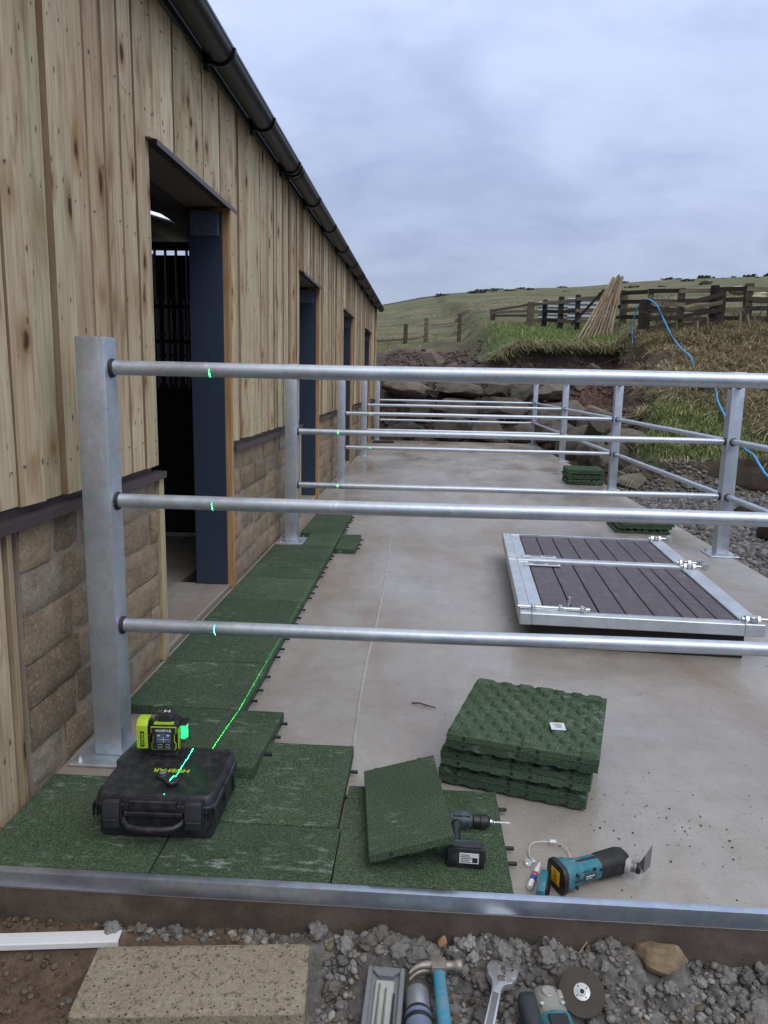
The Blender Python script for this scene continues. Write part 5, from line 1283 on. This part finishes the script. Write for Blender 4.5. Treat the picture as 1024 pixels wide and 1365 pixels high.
# blue water pipe
pp = [(376+740-376, 0)]
f_ = lambda x, y, Y: at(740+x/3.606, 350+y/3.606, Y)
path = [f_(374, 392, 20.3), f_(372, 330, 20.2), f_(382, 258, 20.1), f_(402, 208, 19.95), f_(426, 180, 19.75), f_(456, 179, 19.42), f_(490, 206, 19.2), f_(522, 272, 19.0), f_(562, 352, 18.8), f_(612, 417, 18.5), f_(656, 458, 18.0)]
mids = [(930, 487, 17.0), (944, 505, 15.5)]
NM = len(path); path += [at(a, b, c) for a, b, c in mids]; path += [at(953.5, 517, 14.2), at(957, 534, 13.4), at(966, 553, 12.7), at(978, 575, 12.0), at(992, 597, 11.1), at(1005, 607, 10.5), at(1014, 622, 10.0), at(1026, 637, 9.6), at(1060, 660, 9.0)]
def onray(p):
    e = Vector((0, 0, HC)); k = 1.0
    while k > .6 and (e+(p-e)*k).z < H(*((e+(p-e)*k).xy))+.13: k -= .004
    return e+(p-e)*k
def smooth(P, n=6):
    out = []
    for i in range(len(P)-1):
        a, b, c, d = P[max(i-1, 0)], P[i], P[i+1], P[min(i+2, len(P)-1)]
        for k in range(n):
            t = k/n; out.append(.5*((2*b)+(c-a)*t+(2*a-5*b+4*c-d)*t*t+(3*b-a-3*c+d)*t**3))
    return out+[P[-1]]
path = [onray(p) for p in path]
for i in (NM, NM+1): path[i].z = H(path[i].x, path[i].y)-.06
mb = MB(); mb.tube(smooth(path), .017, 10); tag(mb.build('water_pipe', BPIPE, None, 60), 'bright blue water pipe hooked over the black gatepost and trailing down the grassy bank', 'pipe')
# bushes along the far skyline and on the hill
HB = [(513, .2), (624, .5), (634, .3), (652, .7), (660, .5), (735, .6), (742, .4), (752, .3), (815, .6), (868, .8), (880, .5), (911, 1.0), (916, .8), (948, .5), (968, .9), (988, .5), (994, 1.1), (1003, .6), (1015, .5)]
mbs = MB(); rb = random.Random(5)
for _ in range(46):
    V, F = ico(1); c = Vector((rb.gauss(0, .42), rb.gauss(0, .42), abs(rb.gauss(.3, .22)))); s = rb.uniform(.10, .24)
    mbs.add([tuple(Vector(v)*s*rb.uniform(.7, 1.3)+c) for v in V], F)
bush = None; BUSHM = plain('dark_gorse', (.045, .05, .025), .9, 0, .4, 1.5)
for k, (px, s) in enumerate(HB):
    u_ = (px-568)/992; Y = 292; x = Y*u_
    if bush is None: bush = mbs.build('hill_bush', BUSHM, None, 0); o = bush
    else: o = bush.copy(); COL.objects.link(o)
    o.location = (x, Y, H(x, Y)-.3); o.scale = (2.6*s, 2.6*s, 1.5*s); o.rotation_euler = (0, 0, k*1.3); tag(o, 'small dark bush on the far skyline of the hill', 'bush', 'bushes on the hill skyline')
RB = random.Random(9)
for k in range(26):
    Y = RB.uniform(120, 270); px = RB.choice([RB.uniform(620, 700), RB.uniform(820, 1024), RB.uniform(560, 1024)]); x = Y*(px-568)/992; s = RB.uniform(.35, .8)
    o = bush.copy(); COL.objects.link(o); o.location = (x, Y, H(x, Y)-.2); o.scale = (2.0*s, 2.0*s, 1.1*s); o.rotation_euler = (0, 0, k*2.1); tag(o, 'small dark gorse bush dotted on the pasture of the hillside', 'bush', 'bushes on the hillside')

# ------------------------------------------------------------------ foreground: soil, clods, block, tools
def soil_brown(x, y): return smoothstep(-.16, -.42, x+.10*nz(x, y, 4, 3))
def FG(x, y):
    br = soil_brown(x, y)
    z = -.155+.055*smoothstep(1.60, 1.73, y)
    ro = .034*nz(x, y, 8, 1)+.030*abs(nz(x, y, 20, 4))-.008+.012*abs(nz(x, y, 60, 6))
    sm = .012*nz(x, y, 5, 2)+.003*nz(x, y, 40, 2)
    hump = .050*math.exp(-((x+.06)/.10)**2-((y-1.66)/.07)**2)+.035*math.exp(-((x-.20)/.12)**2-((y-1.72)/.05)**2)+.028*math.exp(-((x-.50)/.16)**2-((y-1.70)/.05)**2)
    return z+ro*(1-br)+sm*br+hump
xs = np.arange(-1.9, 1.9, .009); ys = np.arange(.9, 1.738, .009); V = []; A = []
for y in ys:
    for x in xs: V.append((x, y, FG(x, y))); A.append(soil_brown(x, y))
nx = len(xs); F = [[j*nx+i, j*nx+i+1, (j+1)*nx+i+1, (j+1)*nx+i] for j in range(len(ys)-1) for i in range(nx-1)]
t = NT('soil_and_clay'); br = t.attr('brown'); n1 = t.noise(18, 5, .65); n2 = t.noise(95, 4, .7)
cg = t.ramp(n1, (.3, (.06, .054, .05)), (.55, (.15, .141, .134)), (.75, (.26, .253, .247))); cb_ = t.ramp(n1, (.3, (.075, .050, .037)), (.55, (.135, .095, .070)), (.75, (.19, .14, .105)))
c = t.mix(br, cg, cb_); c = t.mix(t.ramp(n2, (.3, .65), (.6, 0)), c, t.mix(1, c, (.5, .47, .44), 'MULTIPLY'))
tag(npmesh('soil', V, F, t.set(c, t.ramp(n1, (.3, .55), (.7, .9)), 0, t.bump(t.math('ADD', n1, n2), .7, .006), .3), {'brown': A}, True), kind='structure')
CLS = m_stones('clay_clods', [(.10, .095, .09), (.18, .175, .17), (.235, .23, .225), (.13, .115, .10), (.34, .335, .33)], 60)
FREE = [(-.80, -.22, 1.38, 1.70), (-.13, .06, 1.36, 1.64), (.56, .71, 1.66, 1.73), (.36, .47, 1.56, 1.66), (.26, .37, 1.45, 1.62)]
def smp_c(i):
    while True:
        x = random.uniform(-.85, 1.5); y = 1.732-.45*random.random()
        if any(a < x < b and c < y < d for a, b, c, d in FREE): continue
        k = 1-soil_brown(x, y)
        if random.random() < max(k, .9 if (y > 1.69 and x > -.8) else .03): return x, y, FG(x, y)-.002, 1
scatter('fine_rubble', CLS, 5200, smp_c, .003, .013, 'fine grey clay crumbs in front of the concrete edge', 1, pw=1.6)
def smp_d(i):
    while True:
        x = random.uniform(-.8, 1.5); y = 1.728-(.10 if i % 2 else .42)*random.random()
        if any(a-.01 < x < b+.01 and c < y < d+.02 for a, b, c, d in FREE): continue
        if x < -.3 and y < 1.69: continue
        return x, y, FG(x, y), 1
scatter('clay_clods', CLS, 430, smp_d, .006, .027, 'lumpy grey clay clods heaped along the concrete edge', 4, 12, .9, 1.9, .42)
def smp_b(i):
    while True:
        x = random.uniform(-1.5, -.35); y = 1.73-.25*random.random()**2
        if not any(a < x < b and c < y < d for a, b, c, d in FREE): return x, y, FG(x, y), 1
scatter('brown_crumbs', m_stones('brown_soil_crumbs', [(.06, .042, .03), (.11, .078, .054), (.17, .13, .09)], 60), 480, smp_b, .003, .012, 'brown soil crumbs left of the concrete block', 1, pw=2)
boulder(.640, 1.70, -.066, .070, .036, .040, 'smooth tan rock sitting on the clods against the concrete edge', 601, rz=-.25, mat=ROCKT, group='loose stones in front of the slab', rough=.08, cat='rock', name='rock')
boulder(.085, 1.708, -.068, .014, .012, .016, 'small orange brown stone chip among the clods above the hammer', 602, rz=.3, mat=plain('orange_stone', (.30, .17, .08), .7, 0, .2, 60), group='loose stones in front of the slab', sub=2, cat='rock', name='rock')
# buff concrete block
bk = MB(); b = bmesh.new(); bmesh.ops.create_cube(b, size=1)
bmesh.ops.subdivide_edges(b, edges=list(b.edges), cuts=30, use_grid_fill=True)
for v in b.verts:
    p = Vector(((v.co.x+.5)*.530, (v.co.y+.5)*.215, (v.co.z+.5)*.10)); e = []
    q = Vector(p)
    for ax, mxv in ((0, .530), (1, .215), (2, .10)):
        if p[ax] < 1e-4 or p[ax] > mxv-1e-4: e.append(ax)
    nn = mnoise.fractal(p*70, 1, 2, 3)
    for ax, mxv in ((0, .530), (1, .215), (2, .10)):
        if ax in e:
            s = -1 if p[ax] < 1e-4 else 1
            q[ax] += s*.0016*nn - (s*.004*(1+.8*mnoise.noise(p*40)) if len(e) > 1 else 0)
    v.co = q
bk.bm(b); tag(bk.build('concrete_block', BLOCK, None, 60, (-.762, 1.402, -.162), (0, 0, radians(5.6))), 'buff coarse textured concrete block lying on the soil in front of the slab', 'concrete block')
# white plastic strip
mb = MB(); mb.prism([(0, 0), (.0, .014), (.003, .018), (.040, .018), (.043, .014), (.043, 0), (.040, 0), (.040, .0135), (.003, .0135), (.003, 0)], 0, 1.1, M=Matrix(((0, 0, -1, 0), (1, 0, 0, 0), (0, 1, 0, 0), (0, 0, 0, 1))))
for yy in (.012, .022): mb.box(-1.1, -.0, yy, yy+.0015, .0181, .0187)
tag(mb.build('plastic_strip', WHITEP, None, 30, (-.760, 1.676, -.115), (0, 0, radians(7.0))), 'white plastic trim strip lying on the soil beside the concrete block', 'plastic strip')
# grey tray of drill bits
tr = thing('drill_bit_case', 'grey plastic drill bit case lying open in front of the clods, leftmost of the tools', 'bit case', (-.060, 1.530, -.112), (radians(5), 0, radians(-2)))
mb = MB(); mb.box(-.046, .046, -.105, .105, 0, .006, .002)
for a in ((-.046, -.034, -.105, .105), (.034, .046, -.105, .105), (-.0338, .0338, .092, .105), (-.0338, .0338, -.105, -.092)): mb.box(*a, .0062, .017, .002)
mb.prism([(-.030, .0915), (.030, .0915), (.018, .078), (-.018, .078)], .0062, .0165); mb.build('shell', GREYP, tr, 30)
mb = MB(); mb.box(-.024, .022, -.085, .07, .0063, .013, .003); mb.build('liner', GREYL, tr, 30)
for k, xx in enumerate((-.012, .004, .024)):
    mb = MB(); mb.cyl((xx, -.08, .0165), (xx, .055-.012*k, .0165), .0032, .002, n=8); mb.build('drill_bit', STEEL_W if k < 2 else INK, tr)
# spray can
sc_ = thing('spray_can', 'silver capped spray can with a dark label lying between bit case and hammer', 'spray can', (.030, 1.405, -.112), (0, 0, radians(93)))
mb = MB(); mb.lathe([(0, -.02), (.031, -.02), (.0325, -.017), (.0325, .115), (.030, .121), (.027, .1215)], (0, 0, 0), (1, 0, 0), 32); mb.build('can', INK, sc_, 30)
mb = MB(); mb.lathe([(.0328, .098), (.0328, .110)], (0, 0, 0), (1, 0, 0), 32); mb.lathe([(.0328, .03), (.0328, .085)], (0, 0, 0), (1, 0, 0), 32); mb.build('label_band', plain('blue_grey_label', (.16, .20, .30), .45, 0, .4, 40), sc_, 30)
mb = MB(); mb.lathe([(.026, .122), (.0295, .123), (.0295, .176), (.027, .181), (0, .1815)], (0, 0, 0), (1, 0, 0), 32); mb.build('cap', plain('silver_cap', (.42, .43, .45), .35, .6, .08, 30), sc_, 35)
# claw hammer
hm = thing('claw_hammer', 'claw hammer with worn steel head and blue handle lying on the clods', 'hammer', (.072, 1.636, -.090), (0, 0, radians(4))); hm.scale = (1.15, 1.15, 1.15)
mb = MB(); mb.lathe([(0, 0), (.0125, 0), (.014, .002), (.014, .012), (.0105, .017), (.0095, .030), (.011, .036)], (.052, .008, .004), (-1, .0, .004), 20)
mb.box(-.017, .018, -.014, .020, -.012, .018, .005, seg=2)
n = 12; 
for s in (-1, 1):
    pts = []; rad = []
    for i in range(n+1):
        u = i/n; a = u*1.15; pts.append((-.012-.060*sin(a)*.95, .004-.060*(1-cos(a))*1.05+.010*u, .003+s*(.0055+.003*u))); rad.append(.0105*(1-u)+.0030*u)
    mb.tube(pts, rad, 8)
mb.build('head', plain('rusty_worn_steel', (.33, .29, .25), .5, .6, .5, 80), hm, 50)
mb = MB(); loft(mb, [(ell(.0135, .0105), 0), (ell(.0135, .0105), .05), (ell(.0145, .0115), .10), (ell(.013, .011), .2), (ell(.016, .012), .28), (ell(.015, .011), .32)], M=Matrix(((1, 0, 0, 0), (0, 0, -1, -.0145), (0, 1, 0, .003), (0, 0, 0, 1)))); mb.build('handle', HAMB, hm, 50)
# adjustable wrench
aw = thing('adjustable_wrench', 'chromed adjustable wrench with open jaws lying right of the hammer', 'wrench', (.228, 1.648, -.100), (radians(-10), radians(6), radians(-14))); aw.scale = (1.22, 1.22, 1.22)
hp_ = [(-.026, .022), (-.030, .002), (-.024, -.022), (-.014, -.038), (-.010, -.060), (-.011, -.20), (.009, -.20), (.008, -.060), (.012, -.042), (.026, -.030), (.030, -.018), (.020, -.010), (.004, -.006), (-.004, .010), (.004, .034), (.002, .042), (-.008, .036)]
mb = MB(); mb.prism(hp_, -.007, .007, bev=.0025); mb.build('body', CHROME, aw, 30)
mb = MB(); mb.prism([(.012, -.012), (.028, -.018), (.034, -.004), (.034, .022), (.026, .026), (.022, .010), (.008, .006)], -.006, .006, bev=.002); mb.build('moving_jaw', CHROME, aw, 30)
mb = MB(); mb.lathe([(.0, 0), (.006, 0), (.007, .002), (.0055, .004), (.007, .006), (.0055, .008), (.007, .010), (.0055, .012), (.006, .014), (0, .014)], (-.002, -.030, .0072), (.020, -.020, .0072), 14); mb.build('thumb_screw', STEEL_W, aw, 30)
mb = MB(); mb.prism([(-.0075, -.075), (.0045, -.075), (.0045, -.19), (-.0075, -.19)], .0072, .0077); mb.build('grip_recess', STEEL_W, aw, 0)
# dark grip (separate tool) and angle grinder
dg = MB(); loft(dg, [(ell(.012, .010), 0), (ell(.022, .019), .008), (ell(.026, .022), .03), (ell(.025, .021), .08), (ell(.022, .019), .14), (ell(.024, .02), .19), (ell(.015, .012), .20)], M=Matrix(((1, 0, 0, 0), (0, 0, -1, 0), (0, 1, 0, 0), (0, 0, 0, 1))))
tag(dg.build('screwdriver_handle', plain('slate_rubber', (.035, .04, .05), .55, 0, .2, 70), None, 50, (.282, 1.585, -.100), (0, 0, radians(6))), 'dark slate rubber tool handle lying between wrench and grinder', 'tool handle')
gd = thing('angle_grinder', 'angle grinder with pale worn gear head and teal body lying beside the grinding disc', 'grinder', (.334, 1.548, -.100), (0, 0, radians(7)))
My = Matrix(((1, 0, 0, 0), (0, 0, -1, .05), (0, 1, 0, .0), (0, 0, 0, 1)))
mb = MB(); loft(mb, [(ell(.026, .020), 0), (ell(.031, .026), .006), (ell(.034, .030), .03), (ell(.037, .034), .080), (ell(.038, .035), .088)], M=My); mb.cyl((.0, .02, .026), (.0, .02, .034), .016, n=20, bev=.002); mb.box(.020, .034, .005, .03, .012, .028, .003); mb.build('gear_head', plain('worn_grey_casting', (.36, .35, .32), .5, .3, .4, 60), gd, 40)
mb = MB(); loft(mb, [(ell(.040, .037), .0885), (ell(.041, .038), .095), (ell(.039, .036), .13), (ell(.033, .03), .17), (ell(.031, .028), .30)], M=My); mb.build('body', TEAL, gd, 40)
mb = MB(); mb.box(-.022, .022, -.09, -.049, .034, .0395, .002); mb.build('body_label', INK, gd, 30)
for xx in (-.024, .024):
    mb = MB(); mb.cyl((xx, -.016, .022), (xx*1.02, -.016, .034), .005, n=10); mb.build('screw', ZINC, gd)
# disc
ds = thing('grinding_disc', 'brown grinding disc with pale metal hub leaning on the clods right of the grinder', 'disc', (.420, 1.605, -.100), (radians(30), radians(-8), 0))
mb = MB(); mb.lathe([(.011, -.002), (.054, -.002), (.055, -.001), (.055, .001), (.054, .002), (.020, .003), (.011, .003)], (0, 0, 0), (0, 0, 1), 48); mb.build('abrasive', plain('brown_abrasive', (.055, .043, .034), .75, 0, .3, 160, .4), ds, 40)
mb = MB(); mb.lathe([(.0055, .0032), (.0195, .0032), (.0195, .0052), (.010, .0062), (.009, .008), (.0055, .008)], (0, 0, 0), (0, 0, 1), 32); hb = mb.build('hub', STEEL_W if False else plain('pale_hub', (.45, .46, .48), .4, .7, .15, 80), ds, 35)
mb = MB(); mb.cyl((0, 0, .0033), (0, 0, .0045), .0054, n=20)
for k in range(4): mb.cyl((.0145*cos(k*pi/2+.5), .0145*sin(k*pi/2+.5), .005), (.0145*cos(k*pi/2+.5), .0145*sin(k*pi/2+.5), .0066), .0017, n=10)
mb.build('bore', INK, ds, 30)
mb = MB(); mb.tube([(.39, 1.66, -.11), (.42, 1.695, -.085), (.455, 1.725, -.06)], .0014, 6); tag(mb.build('straw', plain('dry_straw', (.38, .30, .16), .8), None, 60), 'dry straw stalk sticking up from the clods above the grinding disc', 'straw')
GRIT = m_stones('mixed_grit', [(.05, .045, .042), (.16, .12, .085), (.30, .28, .26), (.09, .075, .06), (.22, .17, .12), (.42, .40, .38), (.11, .11, .115)], 50)
scatter('grit', GRIT, 1500, smp_c, .003, .0135, 'mixed angular grit and stone splinters among the clay in front of the slab', 2, 9, .6, 2.4, .05)
# dark crumbs and leaf litter on the slab (stuff)
def smp_l(i):
    if i % 3 == 0: return random.gauss(.80, .16), random.gauss(2.14, .13), .0008, 1
    if i % 3 == 1: return random.uniform(-.1, 1.5), random.uniform(1.8, 3.4), .0008, .8
    return random.uniform(-.6, 2.3), random.uniform(1.8, 9), .0008, 1
scatter('litter', plain('dark_litter', (.035, .025, .018), .8), 300, smp_l, .0012, .0042, 'dark crumbs of leaf and rubber scattered over the concrete', 1, 5, .4, 2)
